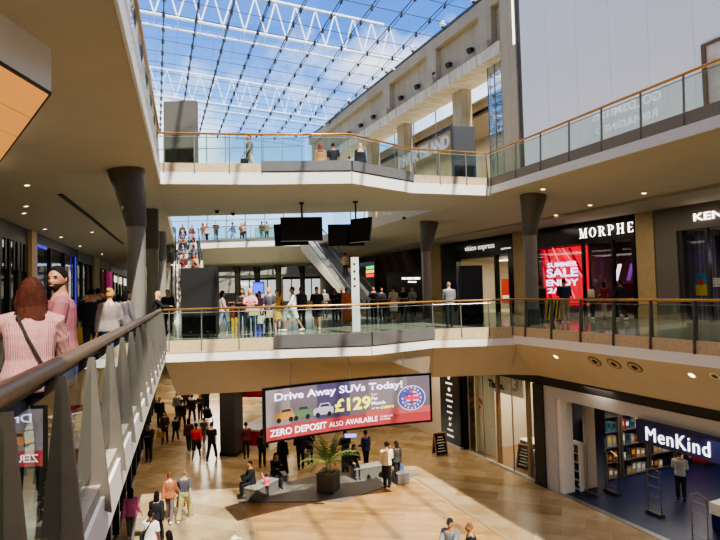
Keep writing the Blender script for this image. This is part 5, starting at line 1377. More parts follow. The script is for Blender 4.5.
def add_hand(mb, wr, d, s):
    d = d.normalized(); side = d.cross(Vector((0, 0, 1)))
    if side.length < .2: side = Vector((0, 1, 0)).cross(d) * -1
    side.normalize(); nrm = side.cross(d).normalized()
    if abs(d.z) > .8: side = Vector((0, 1, 0)); side = (side - d * side.dot(d)).normalized(); nrm = side.cross(d).normalized() * s
    palm = [(.0, .024, .016), (.035, .036, .015), (.085, .040, .012)]
    n = 8; vs = []
    for t, a, b in palm:
        for k in range(n): vs.append(wr + d * t + side * a * math.cos(2 * PI * k / n) + nrm * b * math.sin(2 * PI * k / n))
    mb.add(vs, [(i * n + k, i * n + (k + 1) % n, (i + 1) * n + (k + 1) % n, (i + 1) * n + k) for i in range(2) for k in range(n)] + [tuple(range(n - 1, -1, -1)), tuple(2 * n + k for k in range(n))])
    for i, ln in enumerate((.068, .078, .072, .056)):
        o = wr + d * .082 + side * (.03 - .02 * i); a = o + d * ln * .5 - nrm * .006 * (1 + i * .3); b = a + (d * .8 - nrm * .6).normalized() * ln * .5
        mb.tube([o, a, b], [.0095, .0085, .0065], 6)
    o = wr + d * .03 + side * .034; a = o + (d * .6 + side * .7).normalized() * .035; mb.tube([o, a, a + (d * .85 + side * .2 - nrm * .3).normalized() * .03], [.012, .0105, .008], 6)
def head_shape(mb, c, turn=0.0, sc=1.0, nu=24, nv=18, face=True):
    R = Matrix.Rotation(turn, 3, 'Z'); vs = []
    for j in range(nv + 1):
        t = PI * j / nv
        for k in range(nu):
            a = 2 * PI * k / nu; x = math.sin(t) * math.cos(a); y = math.sin(t) * math.sin(a); z = math.cos(t)
            px, py, pz = x * .076, y * .097, z * .118
            if z < 0:
                w = 1 - .30 * (-z) ** 1.2; px *= w
                if y > 0: py = py * (1 - .05 * z) + .006 * (-z)
                else: py *= 1 - .35 * (-z)
            if y > .5 and face:
                if -.35 < z < .12: py += .029 * max(0, 1 - abs(x) / .17) * max(0, (1 - abs(z + .22) / .3))  # nose
                if .1 < z < .3: py += .005
                if -.02 < z < .14 and .2 < abs(x) < .6: py -= .008     # eye sockets
                if -.62 < z < -.5: py += .005 * max(0, 1 - abs(x) / .35)
                if z < -.8: py += .006
            vs.append(c + R @ (Vector((px, py, pz)) * sc))
    fs = []
    for j in range(nv):
        for k in range(nu): fs.append((j * nu + k, (j + 1) * nu + k, (j + 1) * nu + (k + 1) % nu, j * nu + (k + 1) % nu))
    mb.add(vs, fs)
    for s in (-1, 1): mb.ell(c + R @ (Vector((s * .077, -.008, -.005)) * sc), (.010 * sc, .02 * sc, .032 * sc), 8, 6, R)
TORSO_M = [(-.06, .155, .105), (.02, .160, .108), (.10, .150, .100), (.20, .148, .100), (.32, .168, .112), (.42, .180, .112), (.49, .158, .092), (.53, .105, .072), (.555, .075, .066)]
TORSO_F = [(-.06, .165, .112), (.02, .168, .112), (.10, .145, .098), (.18, .128, .090), (.30, .140, .112), (.38, .150, .112), (.47, .138, .086), (.52, .088, .064), (.545, .062, .056)]
_mesh_cache = {}
def torso(mb, g, grow=0.0, h0=-.06, h1=.6, flare=0.0):
    rs = []
    for h, rx, ry in (TORSO_F if g.f else TORSO_M):
        if h < h0 - .01 or h > h1: continue
        rs.append((g.T(h), rx + grow + flare * max(0, (.15 - h)), ry + grow + flare * max(0, (.15 - h))))
    ring_loft(mb, rs)
def arm(mb, a, r, upto=1.0, grow=0.0):
    sh, el, wr, d, s = a
    inn = sh + Vector((-s * .075, 0, .022))
    if upto <= .5:
        m = sh.lerp(el, upto * 2 * .9 + .05); mb.tube([inn, sh, m], [r[0] * .9 + grow, r[0] + grow, r[1] + grow + .008], 10); return
    if upto < 1: wr = el.lerp(wr, (upto - .5) * 2)
    mb.tube([inn, sh, sh.lerp(el, .5), el, el.lerp(wr, .4), wr], [r[0] * .9 + grow, r[0] + grow, r[1] + grow, r[2] + grow, r[3] + grow, r[4] + grow], 10)
def body_mesh(pose, fem, turn, voxel):
    k = ('b', pose, fem, round(turn, 2), voxel)
    if k in _mesh_cache: return _mesh_cache[k]
    g = rig(pose, fem); mb = MB(); torso(mb, g)
    q = .92 if fem else 1.0
    for kk in ('L', 'R'):
        hip, kn, an, c = g.legs[kk]
        mb.tube([hip + Vector((0, 0, .03)), hip.lerp(kn, .3), hip.lerp(kn, .75), kn, kn.lerp(an, .3), kn.lerp(an, .75), an], [x * q for x in (.088, .082, .062, .056, .056, .042, .036)], 12)
        f = Vector((0, math.cos(max(-.5, min(.5, c))), math.sin(max(-.5, min(.5, c))) * .3))
        mb.tube([an + Vector((0, -.035, -.045)), an + f * .06 + Vector((0, 0, -.045)), an + f * .15 + Vector((0, 0, -.055))], [.036, .038, .024], 8)
    for a in g.arms.values(): arm(mb, a, [x * q for x in (.052, .045, .038, .038, .027)])
    mb.tube([g.T(.48), g.neck, g.head + Vector((0, -.01, -.05))], [.062 * q, .054 * q, .054 * q], 12)
    head_shape(mb, g.head, turn)
    me = finish(mb, voxel)
    hm = MB()
    for sh, el, wr, d, s in g.arms.values(): add_hand(hm, wr - d * .012, d, s)
    bm = bmesh.new(); bm.from_mesh(me); h2 = hm.mesh('h'); bm.from_mesh(h2)
    for f in bm.faces: f.smooth = True
    bm.to_mesh(me); bm.free(); bpy.data.meshes.remove(h2)
    _mesh_cache[k] = (me, g); return _mesh_cache[k]
def garment(kind, pose, fem, voxel):
    k = (kind, pose, fem, voxel)
    if k in _mesh_cache: return _mesh_cache[k]
    g = rig(pose, fem); mb = MB(); q = .94 if fem else 1.0
    if kind in ('tee', 'shirt', 'sweater', 'knit', 'jacket', 'vest'):
        gr = {'tee': .016, 'shirt': .017, 'sweater': .026, 'knit': .036, 'jacket': .034, 'vest': .013}[kind]
        torso(mb, g, gr, -.06, .5, .06 if kind != 'vest' else .0)
        mb.tube([g.T(.46), g.T(.535 if kind != 'knit' else .565)], [(.09 if kind != 'knit' else .112) * q, (.068 if kind != 'knit' else .076) * q], 14)
        for a in g.arms.values(): arm(mb, a, [x * q for x in (.056, .05, .042, .04, .031)], {'tee': .42, 'shirt': 1, 'sweater': 1, 'knit': 1, 'jacket': 1, 'vest': .12}[kind], gr * .75)
    elif kind in ('trousers', 'jeans', 'shorts', 'wide'):
        gr = {'trousers': .016, 'jeans': .010, 'shorts': .03, 'wide': .03}[kind]
        ring_loft(mb, [(g.T(h), rx + gr, ry + gr) for h, rx, ry in (TORSO_F if fem else TORSO_M) if h <= .11] )
        for kk in ('L', 'R'):
            hip, kn, an, c = g.legs[kk]
            if kind == 'shorts': mb.tube([hip + Vector((0, 0, .03)), hip.lerp(kn, .3), hip.lerp(kn, .95)], [.09 + gr * .6, .086 + gr * .7, .075 + gr], 12)
            else: mb.tube([hip + Vector((0, 0, .03)), hip.lerp(kn, .3), hip.lerp(kn, .75), kn, kn.lerp(an, .3), kn.lerp(an, .97)], [(.088 * q) + gr * .7, .083 * q + gr * .8, .064 * q + gr, .058 * q + gr, .057 * q + gr, (.046 if kind != 'jeans' else .040) + gr * (1 if kind != 'wide' else 1.4)], 12)
    elif kind in ('skirt', 'dress', 'robe'):
        hem = {'skirt': .48, 'dress': .42, 'robe': .06}[kind]; w = {'skirt': .2, 'dress': .24, 'robe': .27}[kind]
        ring_loft(mb, [(Vector((0, 0, hem)), w, w * .8), (g.T(-.2 if kind != 'skirt' else -.15), .2, .15), (g.T(.0), .178, .122), (g.T(.10), .155, .108)], 18)
        if kind != 'skirt':
            torso(mb, g, .018, .0, .5); mb.tube([g.T(.47), g.T(.53)], [.09, .07], 12)
            for a in g.arms.values(): arm(mb, a, [.056, .05, .044, .046, .042], 1 if kind == 'robe' else .4, .014)
    elif kind == 'shoes':
        for kk in ('L', 'R'):
            hip, kn, an, c = g.legs[kk]; cc = max(-.5, min(.5, c)); f = Vector((0, math.cos(cc), math.sin(cc) * .3))
            mb.tube([an + Vector((0, -.055, -.042)), an + Vector((0, .0, -.035)), an + f * .08 + Vector((0, 0, -.042)), an + f * .185 + Vector((0, 0, -.052))], [.036, .046, .044, .026], 10)
    me = finish(mb, voxel, 2); _mesh_cache[k] = (me, g); return _mesh_cache[k]
def hair_mesh(kind, pose, fem, turn, voxel):
    k = ('hair', kind, pose, fem, round(turn, 2), voxel)
    if k in _mesh_cache: return _mesh_cache[k]
    g = rig(pose, fem); mb = MB(); R = Matrix.Rotation(turn, 3, 'Z'); c = g.head
    P = lambda x, y, z: c + R @ Vector((x, y, z))
    def cap(gx, gy, gz, front, low):
        nu, nv = 22, 12; vs = []; fs = []
        for j in range(nv + 1):
            for i in range(nu):
                a = 2 * PI * i / nu; y = math.sin(a)
                tmax = PI * (low - (low - front) * max(0, y) ** .8)
                t = tmax * j / nv
                vs.append(P(gx * math.sin(t) * math.cos(a), gy * math.sin(t) * y - .004, gz * math.cos(t) + .004))
        # inner layer for thickness
        m = len(vs)
        for v in list(vs): vs.append(c + (v - c) * .86)
        for j in range(nv):
            for i in range(nu):
                q = (j * nu + i, (j + 1) * nu + i, (j + 1) * nu + (i + 1) % nu, j * nu + (i + 1) % nu); fs.append(q); fs.append(tuple(m + x for x in reversed(q)))
        for i in range(nu): fs.append((nv * nu + i, m + nv * nu + i, m + nv * nu + (i + 1) % nu, nv * nu + (i + 1) % nu))
        mb.add(vs, fs)
    if kind == 'short': cap(.083, .105, .127, .27, .60)
    elif kind == 'bald': cap(.080, .101, .1225, .22, .55)
    elif kind in ('long', 'bob', 'tail', 'bun'):
        cap(.087, .110, .130, .31, .64 if kind in ('tail', 'bun') else .70)
        if kind == 'long':
            ring_loft(mb, [(P(0, -.045, -.34), .055, .025), (P(0, -.055, -.22), .085, .04), (P(0, -.045, -.08), .092, .06), (P(0, -.03, .03), .08, .07)])
        if kind == 'bob':
            ring_loft(mb, [(P(0, -.095, -.275), .10, .042), (P(0, -.075, -.20), .112, .062), (P(0, -.036, -.10), .106, .072), (P(0, -.03, -.02), .098, .080), (P(0, -.02, .05), .08, .08)])
            for s in (-1, 1): mb.tube([P(s * .078, .02, .03), P(s * .092, .03, -.07), P(s * .095, .02, -.22)], [.02, .028, .016], 8)
        if kind == 'tail': mb.tube([P(0, -.10, .05), P(0, -.15, .0), P(0, -.14, -.16)], [.03, .04, .015], 8)
        if kind == 'bun': mb.ell(P(0, -.09, .09), (.05, .05, .045), 10, 7)
    elif kind == 'hijab':
        cap(.092, .116, .134, .33, .72)
        ring_loft(mb, [(g.T(.40), .19, .14), (g.T(.47), .165, .125), (P(0, -.01, -.13), .085, .085), (P(0, -.025, -.05), .09, .08), (P(0, -.03, .04), .085, .08)])
    elif kind == 'cap':
        cap(.086, .108, .128, .38, .44)
        mb.add([P(-.06, .09, .045), P(.06, .09, .045), P(.05, .17, .03), P(-.05, .17, .03), P(-.06, .09, .058), P(.06, .09, .058), P(.05, .17, .042), P(-.05, .17, .042)], [(3, 2, 1, 0), (4, 5, 6, 7), (0, 1, 5, 4), (1, 2, 6, 5), (2, 3, 7, 6), (3, 0, 4, 7)])
    me = finish(mb, voxel * .8, 1); _mesh_cache[k] = (me, g); return _mesh_cache[k]
SKIN = {'n': mat('skin_ruddy', '#a26d54', .55, var=.06), 'l': mat('skin_light', '#d8a488', .55, var=.04), 'm': mat('skin_tan', '#b07a56', .55, var=.04), 'd': mat('skin_deep', '#6a4430', .55, var=.04)}
def knit(c):
    m = mat('knit_' + c.lstrip('#'), c, .9, var=.12, scale=20)
    nt = m.node_tree
    if 'ribs' not in nt.nodes:
        wv = nt.nodes.new('ShaderNodeTexWave'); wv.name = 'ribs'; wv.inputs['Scale'].default_value = 28; wv.inputs['Distortion'].default_value = 1.5
        tc = nt.nodes.new('ShaderNodeTexCoord'); bp = nt.nodes.new('ShaderNodeBump'); bp.inputs['Strength'].default_value = .6; bp.inputs['Distance'].default_value = .01
        nt.links.new(tc.outputs['Object'], wv.inputs['Vector']); nt.links.new(wv.outputs['Fac'], bp.inputs['Height']); nt.links.new(bp.outputs['Normal'], nt.nodes['Principled BSDF'].inputs['Normal'])
    return m
def cloth(c): return mat('cloth_' + c.lstrip('#'), c, .85, var=.10, scale=14)
def hairm(c): return mat('hair_' + c.lstrip('#'), c, .8, var=.35, scale=45, bump=.5, spec=.15)
HAIRC = {'k': '#17120f', 'b': '#3a2618', 'r': '#5e2c18', 'y': '#b98d52', 'g': '#6e6a64'}
def person(loc, rz, label, pose='stand', fem=False, h=1.72, top=('tee', '#333333'), bot=('trousers', '#26262a'), hair=('short', 'k'), skin='l', shoes='#1c1a1a', turn=0.0, voxel=.017, group=None, eyes=False):
    body, g = body_mesh(pose, fem, turn, voxel)
    s = h / 1.735; loc = Vector(loc) + Vector((0, 0, .013 * s))
    t = thing('person', label, 'person', loc, rz, group); t.scale = (s, s, s)
    def put(name, me, m):
        o = bpy.data.objects.new(name, me); COL.objects.link(o); o.parent = t
        if not me.materials: me.materials.append(None)
        o.material_slots[0].link = 'OBJECT'; o.material_slots[0].material = m
        return o
    put('body', body, SKIN[skin])
    if top: put({'knit': 'knitted_sweater', 'vest': 'vest_top'}.get(top[0], top[0]), garment(top[0], pose, fem, voxel)[0], (knit if top[0] == 'knit' else cloth)(top[1]))
    if bot: put({'wide': 'wide_trousers'}.get(bot[0], bot[0]), garment(bot[0], pose, fem, voxel)[0], cloth(bot[1]))
    if shoes: put('shoes', garment('shoes', pose, fem, voxel)[0], cloth(shoes))
    if hair:
        hc = HAIRC.get(hair[1], hair[1]); put({'hijab': 'headscarf', 'cap': 'baseball_cap'}.get(hair[0], 'hair'), hair_mesh(hair[0], pose, fem, turn, voxel)[0], cloth(hc) if hair[0] in ('hijab', 'cap') else hairm(hc))
    W = Matrix.Translation(Vector(loc)) @ Matrix.Rotation(rz, 4, 'Z') @ Matrix.Scale(s, 4)
    t_w = {k: W @ a[2] for k, a in g.arms.items()}
    return t, t_w, g, W
AWAY, TOWARD = 0.0, PI
LEFTW, RIGHTW = PI / 2, -PI / 2
def at(u, z, Y): return on_level(u, z, Y)
def bag(p, label, c, w=.3, h=.28, d=.12, rz=0.0, strap=.2, name='handbag', cat='bag'):
    """hangs under the point p"""
    t = thing(name, label, cat, (p.x, p.y, p.z - strap - h), rz); I = Matrix.Translation((p.x, p.y, p.z - strap - h)) @ Matrix.Rotation(rz, 4, 'Z')
    mb = MB(); mb.prism([(-w / 2, -d / 2), (w / 2, -d / 2), (w / 2, d / 2), (-w / 2, d / 2)], 0, h); mb.v = [tuple(I @ Vector((v[0] * (1 - .12 * v[2] / h), v[1] * (1 - .3 * v[2] / h), v[2]))) for v in mb.v]; mb.build('pouch', cloth(c), t, bevel=.015)
    pts = [I @ Vector((-w * .32, 0, h - .01)), I @ Vector((-w * .2, 0, h + strap * .8)), I @ Vector((0, 0, h + strap)), I @ Vector((w * .2, 0, h + strap * .8)), I @ Vector((w * .32, 0, h - .01))]
    MB().tube(pts, .009, 6).build('strap', cloth('#3a2c20'), t)
    return t

# ---- the couple at the near balustrade
q = Vector((at_Y(39, 330, 3.95).x, 3.95, 0))
tw_, ww, g, W = person((q.x - .04, q.y - .05, 0), .42, 'woman in chunky pale pink knit leaning on the bronze handrail, back turned', 'railback', True, 1.64, ('knit', '#a67876'), ('jeans', '#31384c'), ('bob', '#3c1d13'), 'l', '#d8d4d0', .25, .0085)
st_ = MB(); 
ptsS = [g.T(.52, .02) + Vector((-.09, 0, 0)), g.T(.49, -.12) + Vector((-.07, 0, 0)), g.T(.33, -.165) + Vector((.0, 0, 0)), g.T(.15, -.155) + Vector((.09, 0, 0)), g.T(.0, -.12) + Vector((.18, 0, 0)), g.T(-.05, .02) + Vector((.225, 0, 0))]
bgr = thing('shoulder_bag', 'black shoulder bag and strap worn across the pink knit back', 'bag', W @ ptsS[-1])
MB().tube([W @ p for p in ptsS], .011, 6, flat=.8).build('strap', cloth('#141214'), bgr)
pz = W @ ptsS[-1]; MB().cbox(pz + Vector((-.0, .06, -.10)), (.07, .24, .18), -.12).build('pouch', cloth('#141214'), bgr, bevel=.02)
q = at_Y(66, 300, 5.25); 
mt, mw_, g, W = person((q.x - .02, 5.25, 0), 2.05, 'bearded man in dusty pink polo shirt turned towards the woman', 'restarm', False, 1.79, ('tee', '#8c5056'), ('jeans', '#2a3040'), ('short', '#1a1310'), 'n', '#e0dcd8', 1.05, .0085)
R = Matrix.Rotation(1.05, 3, 'Z'); hc = g.head
def face_part(name, shapes, m):
    mb = MB()
    for c, r in shapes: mb.ell(hc + R @ Vector(c), r, 10, 7, R)
    o = mb.build(name, m); o.parent = mt; o.data.shade_smooth(); return o
face_part('eyes', [((s * .031, .082, .005), (.010, .007, .0055)) for s in (-1, 1)], mat('eye_dark', '#2a1d18', .2, var=0))
face_part('eyebrows', [((s * .032, .089, .026), (.020, .008, .0055)) for s in (-1, 1)], hairm('#1a1310'))
mbd = MB(); 
n = 15
vs = []
for j, (zz, gr) in enumerate(((-.045, -.002), (-.07, .001), (-.10, .002), (-.120, -.003))):
    for k in range(n):
        a = PI * (-.08 + 1.16 * k / (n - 1)); wv = 1 - .30 * min(1, (-zz / .118)) ** 1.2
        rr = math.sqrt(max(.02, 1 - (zz / .128) ** 2)); vs.append(hc + R @ Vector(((.076 * rr * wv + .004 + gr) * math.cos(a), (.099 * rr + .002 + gr) * math.sin(a) + (.003 if j > 1 else 0), zz)))
mbd.add(vs, [(j * n + k, j * n + k + 1, (j + 1) * n + k + 1, (j + 1) * n + k) for j in range(3) for k in range(n - 1)])
o = mbd.build('beard', hairm('#3c2a20'), smooth=True); o.parent = mt
face_part('mouth', [((0, .099, -.062), (.022, .008, .006))], mat('lips', '#a86a5e', .5))
mb = MB(); mb.tube([g.T(.52, -.03) + Vector((0.0, -.02, 0)), g.T(.55, .0) + Vector((.065, 0, 0)), g.T(.515, .075)], [.018, .016, .012], 8); mb.tube([g.T(.55, .0) + Vector((-.065, 0, 0)), g.T(.515, .075)], [.016, .012], 8); mb.tube([g.T(.52, -.03), g.T(.55, 0) + Vector((-.065, 0, 0))], [.018, .016], 8)
o = mb.build('collar', cloth('#804a50'), smooth=True); o.parent = mt

# ---- people table: u, Y, level, facing, label, pose, female, height, top, bottom, hair, skin, shoes
T_ = [
 # shaded gallery
 (91.5, 12.0, M0, .3, 'person in black coat carrying a yellow bag behind the man in the polo', 'bag', False, 1.70, ('jacket', '#15131a'), ('jeans', '#202430'), ('short', 'k'), 'm', '#222222'),
 (110, 10.6, M0, .15, 'woman with fair hair and pale beige top walking off along the shaded gallery', 'step', True, 1.68, ('sweater', '#8c7e76'), ('jeans', '#38508c'), ('bun', 'y'), 'l', '#cccccc'),
 (126, 12.8, M0, -.5, 'woman with long dark hair in grey beside the cone topped column', 'bag', True, 1.66, ('sweater', '#625c5e'), ('jeans', '#222838'), ('long', 'k'), 'l', '#222222'),
 (98, 15.0, M0, .2, 'dark dressed shopper in the shaded gallery beyond the yellow bag', 'stand', False, 1.74, ('jacket', '#1e1a1c'), ('trousers', '#1c1c20'), ('short', 'k'), 'm', '#222222'),
 (104, 17.5, M0, PI, 'shopper in brown jacket coming along the shaded gallery', 'stride', False, 1.72, ('jacket', '#4a3426'), ('trousers', '#22222a'), ('short', 'b'), 'm', '#222222'),
 (118, 22, M0, .1, 'distant shopper in dark red on the shaded gallery', 'step', True, 1.64, ('jacket', '#4a1c20'), ('jeans', '#20222a'), ('long', 'k'), 'm', '#222222'),
 (87, 21, M0, .4, 'distant shopper in grey hood before the black framed window', 'stand', False, 1.75, ('jacket', '#4e4c50'), ('trousers', '#22222a'), ('short', 'k'), 'l', '#222222'),
 (155.5, 18.3, M0, -1.2, 'woman with long blonde hair, black top and white trousers at the bridge end', 'lean', True, 1.66, ('sweater', '#141214'), ('wide', '#d8d2c6'), ('long', '#d8b67a'), 'l', '#e4e0da'),
 (168, 21.5, M0, PI, 'shopper in black beside the totem at the bridge end', 'stand', False, 1.74, ('jacket', '#161418'), ('trousers', '#1a1a1e'), ('short', 'k'), 'm', '#222222'),
 # middle bridge
 (251, 18.75, M0, PI + .2, 'blonde woman in pink top and blue jeans leaning at the bridge rail', 'lean', True, 1.68, ('tee', '#e0959c'), ('jeans', '#2c4058'), ('long', '#d9b478'), 'l', '#3a2a22'),
 (270, 19.1, M0, PI - .35, 'fair haired woman in black and white patterned top beside the blonde woman', 'bag', True, 1.72, ('tee', '#55525a'), ('jeans', '#18181e'), ('short', '#c8a06a'), 'l', '#2a2422'),
 (243, 20.3, M0, PI, 'woman with long dark hair standing behind the blonde woman', 'folded', True, 1.70, ('sweater', '#2c2224'), ('jeans', '#1e222e'), ('long', 'k'), 'm', '#222222'),
 (260, 21.0, M0, PI + .3, 'woman in mauve top half hidden behind the patterned top', 'stand', True, 1.58, ('tee', '#8a4a72'), ('jeans', '#22242e'), ('long', 'k'), 'm', '#222222'),
 (277.5, 21.2, M0, PI, 'woman in mustard yellow with one arm raised', 'wave', True, 1.62, ('tee', '#d09a2a'), ('skirt', '#c8a040'), ('tail', 'b'), 'l', '#dddddd'),
 (293.5, 20.9, M0, LEFTW + .2, 'man in white shirt and pale shorts striding along the bridge', 'stride', False, 1.78, ('shirt', '#e6e2da'), ('shorts', '#d3dcdc'), ('short', 'b'), 'm', '#e8e6e2'),
 (301.5, 22.3, M0, PI + .4, 'man in dark grey clothes just behind the white shirt', 'stand', False, 1.72, ('tee', '#2e2c2e'), ('trousers', '#33332f'), ('short', 'k'), 'd', '#222222'),
 (317.5, 21.8, M0, PI, 'young man in black T-shirt, black shorts and cap facing the rail', 'step', False, 1.74, ('tee', '#121214'), ('shorts', '#17171a'), ('cap', '#121214'), 'm', '#f0eeea'),
 (234.5, 20.4, M0, PI, 'child in dark red top and yellow trousers between the totem and the blonde woman', 'stand', False, 1.25, ('tee', '#6a2420'), ('trousers', '#c8a020'), ('short', 'k'), 'd', '#d8b020'),
 (222.5, 20.6, M0, -1.2, 'woman in cream top and light blue jeans next to the totem', 'step', True, 1.66, ('sweater', '#b09a84'), ('jeans', '#7c94ac'), ('long', 'b'), 'l', '#e4e4e0'),
 (347, 25.5, M0, PI, 'person in long orange tunic and sand trousers behind the white pylon', 'stand', True, 1.68, ('robe', '#c86a40'), None, ('short', 'k'), 'd', '#8a6a4a'),
 (335, 27, M0, PI + .3, 'woman with long dark hair dressed in black, second along from the orange tunic', 'phone', True, 1.66, ('sweater', '#1a1618'), ('trousers', '#17171a'), ('long', 'k'), 'm', '#222222'),
 (342, 28, M0, PI - .2, 'man dressed in black close behind the orange tunic', 'stand', False, 1.70, ('jacket', '#141316'), ('trousers', '#17171a'), ('short', 'k'), 'm', '#222222'),
 (394, 26.0, M0, .2, 'woman in beige top and pale skirt standing at the cafe table', 'bag', True, 1.70, ('tee', '#b09a84'), ('skirt', '#d6cec0'), ('bun', 'b'), 'm', '#e8e4de'),
 (374, 28.2, M0, PI, 'man in black behind the high table by the escalator', 'phone', False, 1.72, ('tee', '#161418'), ('trousers', '#17171a'), ('short', 'k'), 'm', '#222222'),
 (382, 28.4, M0, PI + .3, 'woman in navy behind the high table by the escalator', 'folded', True, 1.66, ('sweater', '#1c1c2a'), ('trousers', '#17171a'), ('long', 'k'), 'm', '#222222'),
 (404, 29.6, M0, PI, 'cafe worker in black under the white cafe sign', 'stand', False, 1.70, ('tee', '#101012'), ('trousers', '#17171a'), ('short', 'k'), 'm', '#222222'),
 (413, 29.8, M0, PI, 'cafe worker in white shirt beside the cone topped column', 'folded', True, 1.66, ('shirt', '#8a847c'), ('trousers', '#17171a'), ('bun', 'k'), 'm', '#222222'),
 (325, 31, M0, PI, 'seated looking shopper in grey at the long table near the pylon', 'phone', False, 1.66, ('shirt', '#7a7876'), ('trousers', '#22222a'), ('short', 'g'), 'l', '#222222'),
 (450, 21.0, M0, .1, 'man in grey hooded top and dark trousers facing the optician', 'phone', False, 1.76, ('jacket', '#77777a'), ('trousers', '#1c1c20'), ('short', '#8a7a6a'), 'l', '#222222'),
 # right gallery
 (565.5, 21.6, M0, -.3, 'man in navy jacket and beige trousers watching the sale screen', 'phone', False, 1.78, ('jacket', '#1e2740'), ('trousers', '#a8946e'), ('short', 'k'), 'm', '#dddddd'),
 (541, 22.6, M0, .2, 'shopper in black beside the cone topped column by the sale screen', 'stand', False, 1.72, ('jacket', '#141214'), ('trousers', '#18181c'), ('short', 'k'), 'd', '#222222'),
 (593, 23.6, M0, -.6, 'small woman in brown top with pale backpack outside the cosmetics shop', 'step', True, 1.52, ('sweater', '#5a3e30'), ('jeans', '#22242e'), ('tail', 'b'), 'l', '#e8e4de'),
 (605, 24.6, M0, .2, 'woman in dark red dress inside the cosmetics shop entrance', 'bag', True, 1.64, ('dress', '#6e1a22'), None, ('long', 'k'), 'm', '#222222'),
 (622, 22.8, M0, .4, 'man in black walking past the cosmetics shop window', 'stride', False, 1.76, ('jacket', '#151316'), ('trousers', '#18181c'), ('short', 'k'), 'd', '#e8e4de'),
 # upper bridge
 (250, 20.2, U, LEFTW + .5, 'man in grey shirt and pale trousers walking across the upper bridge', 'stride', False, 1.76, ('shirt', '#6e6a6c'), ('trousers', '#b4aea4'), ('short', 'k'), 'm', '#dddddd'),
 (321, 21.5, U, .1, 'woman in red headscarf and sandy coat on the upper bridge', 'stand', True, 1.66, ('jacket', '#b08458'), ('trousers', '#3a2a22'), ('hijab', '#8c2c2a'), 'm', '#222222'),
 (334, 21.6, U, -.1, 'man in black waistcoat beside the red headscarf on the upper bridge', 'stand', False, 1.70, ('tee', '#1c1e28'), ('trousers', '#1a1a1e'), ('short', 'k'), 'm', '#222222'),
 (350, 21.8, U, .2, 'small child between the two headscarves on the upper bridge', 'stand', False, 1.2, ('tee', '#a8a4a0'), ('trousers', '#1a1a1e'), ('short', 'k'), 'm', '#222222'),
 (361, 21.6, U, .3, 'woman in pink headscarf and black coat on the upper bridge', 'stand', True, 1.66, ('jacket', '#121114'), ('robe', '#121114'), ('hijab', '#d3a09a'), 'm', '#222222'),
 # pale escalator
 # ground floor aisle, towards the camera side
 (131, 17.3, G, .2, 'woman in pink top and grey trousers walking up the ground floor aisle', 'step', True, 1.68, ('sweater', '#c4608c'), ('trousers', '#5c5650'), ('long', 'k'), 'm', '#e0dcd8'),
 (157, 17.0, G, .1, 'woman with long dark hair all in black on the ground floor aisle', 'stride', True, 1.68, ('jacket', '#121113'), ('trousers', '#141416'), ('long', 'k'), 'm', '#1c1c1e'),
 (151, 15.3, G, -.2, 'man in white T-shirt with dark cross strap at the bottom of the view', 'stand', False, 1.74, ('tee', '#d9d5cc'), ('jeans', '#22283a'), ('short', 'k'), 'd', '#e8e4de'),
 (170, 14.1, G, .9, 'woman with long black hair and grey top cut by the bottom of the view', 'stand', True, 1.66, ('tee', '#77757a'), ('jeans', '#22283a'), ('long', 'k'), 'm', '#222222'),
 (208, 13.3, G, 0, 'dark haired head showing at the bottom of the view', 'stand', False, 1.72, ('tee', '#222228'), ('jeans', '#22283a'), ('short', 'k'), 'm', '#222222'),
 (232, 13.6, G, -1.1, 'person in white top and cap bending at the bottom of the view', 'reach', False, 1.70, ('tee', '#d2d4da'), ('jeans', '#22283a'), ('cap', '#dcdad4'), 'm', '#222222'),
 (170, 18.7, G, .1, 'woman in rust brown top and patterned leggings walking beside green trousers', 'step', True, 1.70, ('sweater', '#9a5c3c'), ('jeans', '#6a5a56'), ('bun', '#7a4a2a'), 'l', '#f0ece6'),
 (185, 18.8, G, -.05, 'man in grey T-shirt and pale green trousers with a paper bag', 'stride', False, 1.76, ('tee', '#5c5a60'), ('wide', '#b0ac74'), ('short', '#8a6a44'), 'l', '#f0ece6'),
 (196.5, 25.5, G, .05, 'man in bright red top and black shorts on the ground floor aisle', 'stride', False, 1.78, ('shirt', '#d01c1c'), ('shorts', '#141416'), ('short', 'k'), 'd', '#f0ece6'),
 (212, 25.5, G, -.1, 'man in black T-shirt walking next to the bright red top', 'stride', False, 1.80, ('tee', '#101012'), ('trousers', '#121214'), ('short', 'b'), 'l', '#161616'),
 (189, 27, G, .1, 'woman in dark brown just ahead of the red top', 'step', True, 1.64, ('jacket', '#33241c'), ('trousers', '#2a2622'), ('long', 'k'), 'm', '#222222'),
 (204, 28.5, G, 0, 'child in pale trousers ahead of the red top', 'step', False, 1.3, ('tee', '#4a4242'), ('trousers', '#6a5c50'), ('short', 'k'), 'm', '#222222'),
 (175.5, 29, G, 0, 'child in black in the middle of the ground floor aisle', 'stride', False, 1.30, ('jacket', '#121113'), ('trousers', '#141416'), ('short', 'k'), 'm', '#222222'),
 (165, 28.5, G, PI, 'person in brown with a tan bag on the ground floor aisle', 'bag', True, 1.68, ('sweater', '#4a3a2a'), ('trousers', '#2c2620'), ('long', 'b'), 'l', '#222222'),
 (149, 25.5, G, PI, 'man in black in the shade by the ground floor shop fronts', 'folded', False, 1.78, ('jacket', '#0f0e10'), ('trousers', '#111113'), ('short', 'k'), 'd', '#161616'),
 (160, 32, G, PI, 'man in dark coat far down the aisle by the shop fronts', 'stand', False, 1.76, ('jacket', '#16151a'), ('trousers', '#17171c'), ('short', 'k'), 'm', '#222222'),
 (182, 31.5, G, 0, 'man in dark olive top far down the aisle', 'stride', False, 1.74, ('jacket', '#2c2c20'), ('trousers', '#22201c'), ('short', 'k'), 'm', '#222222'),
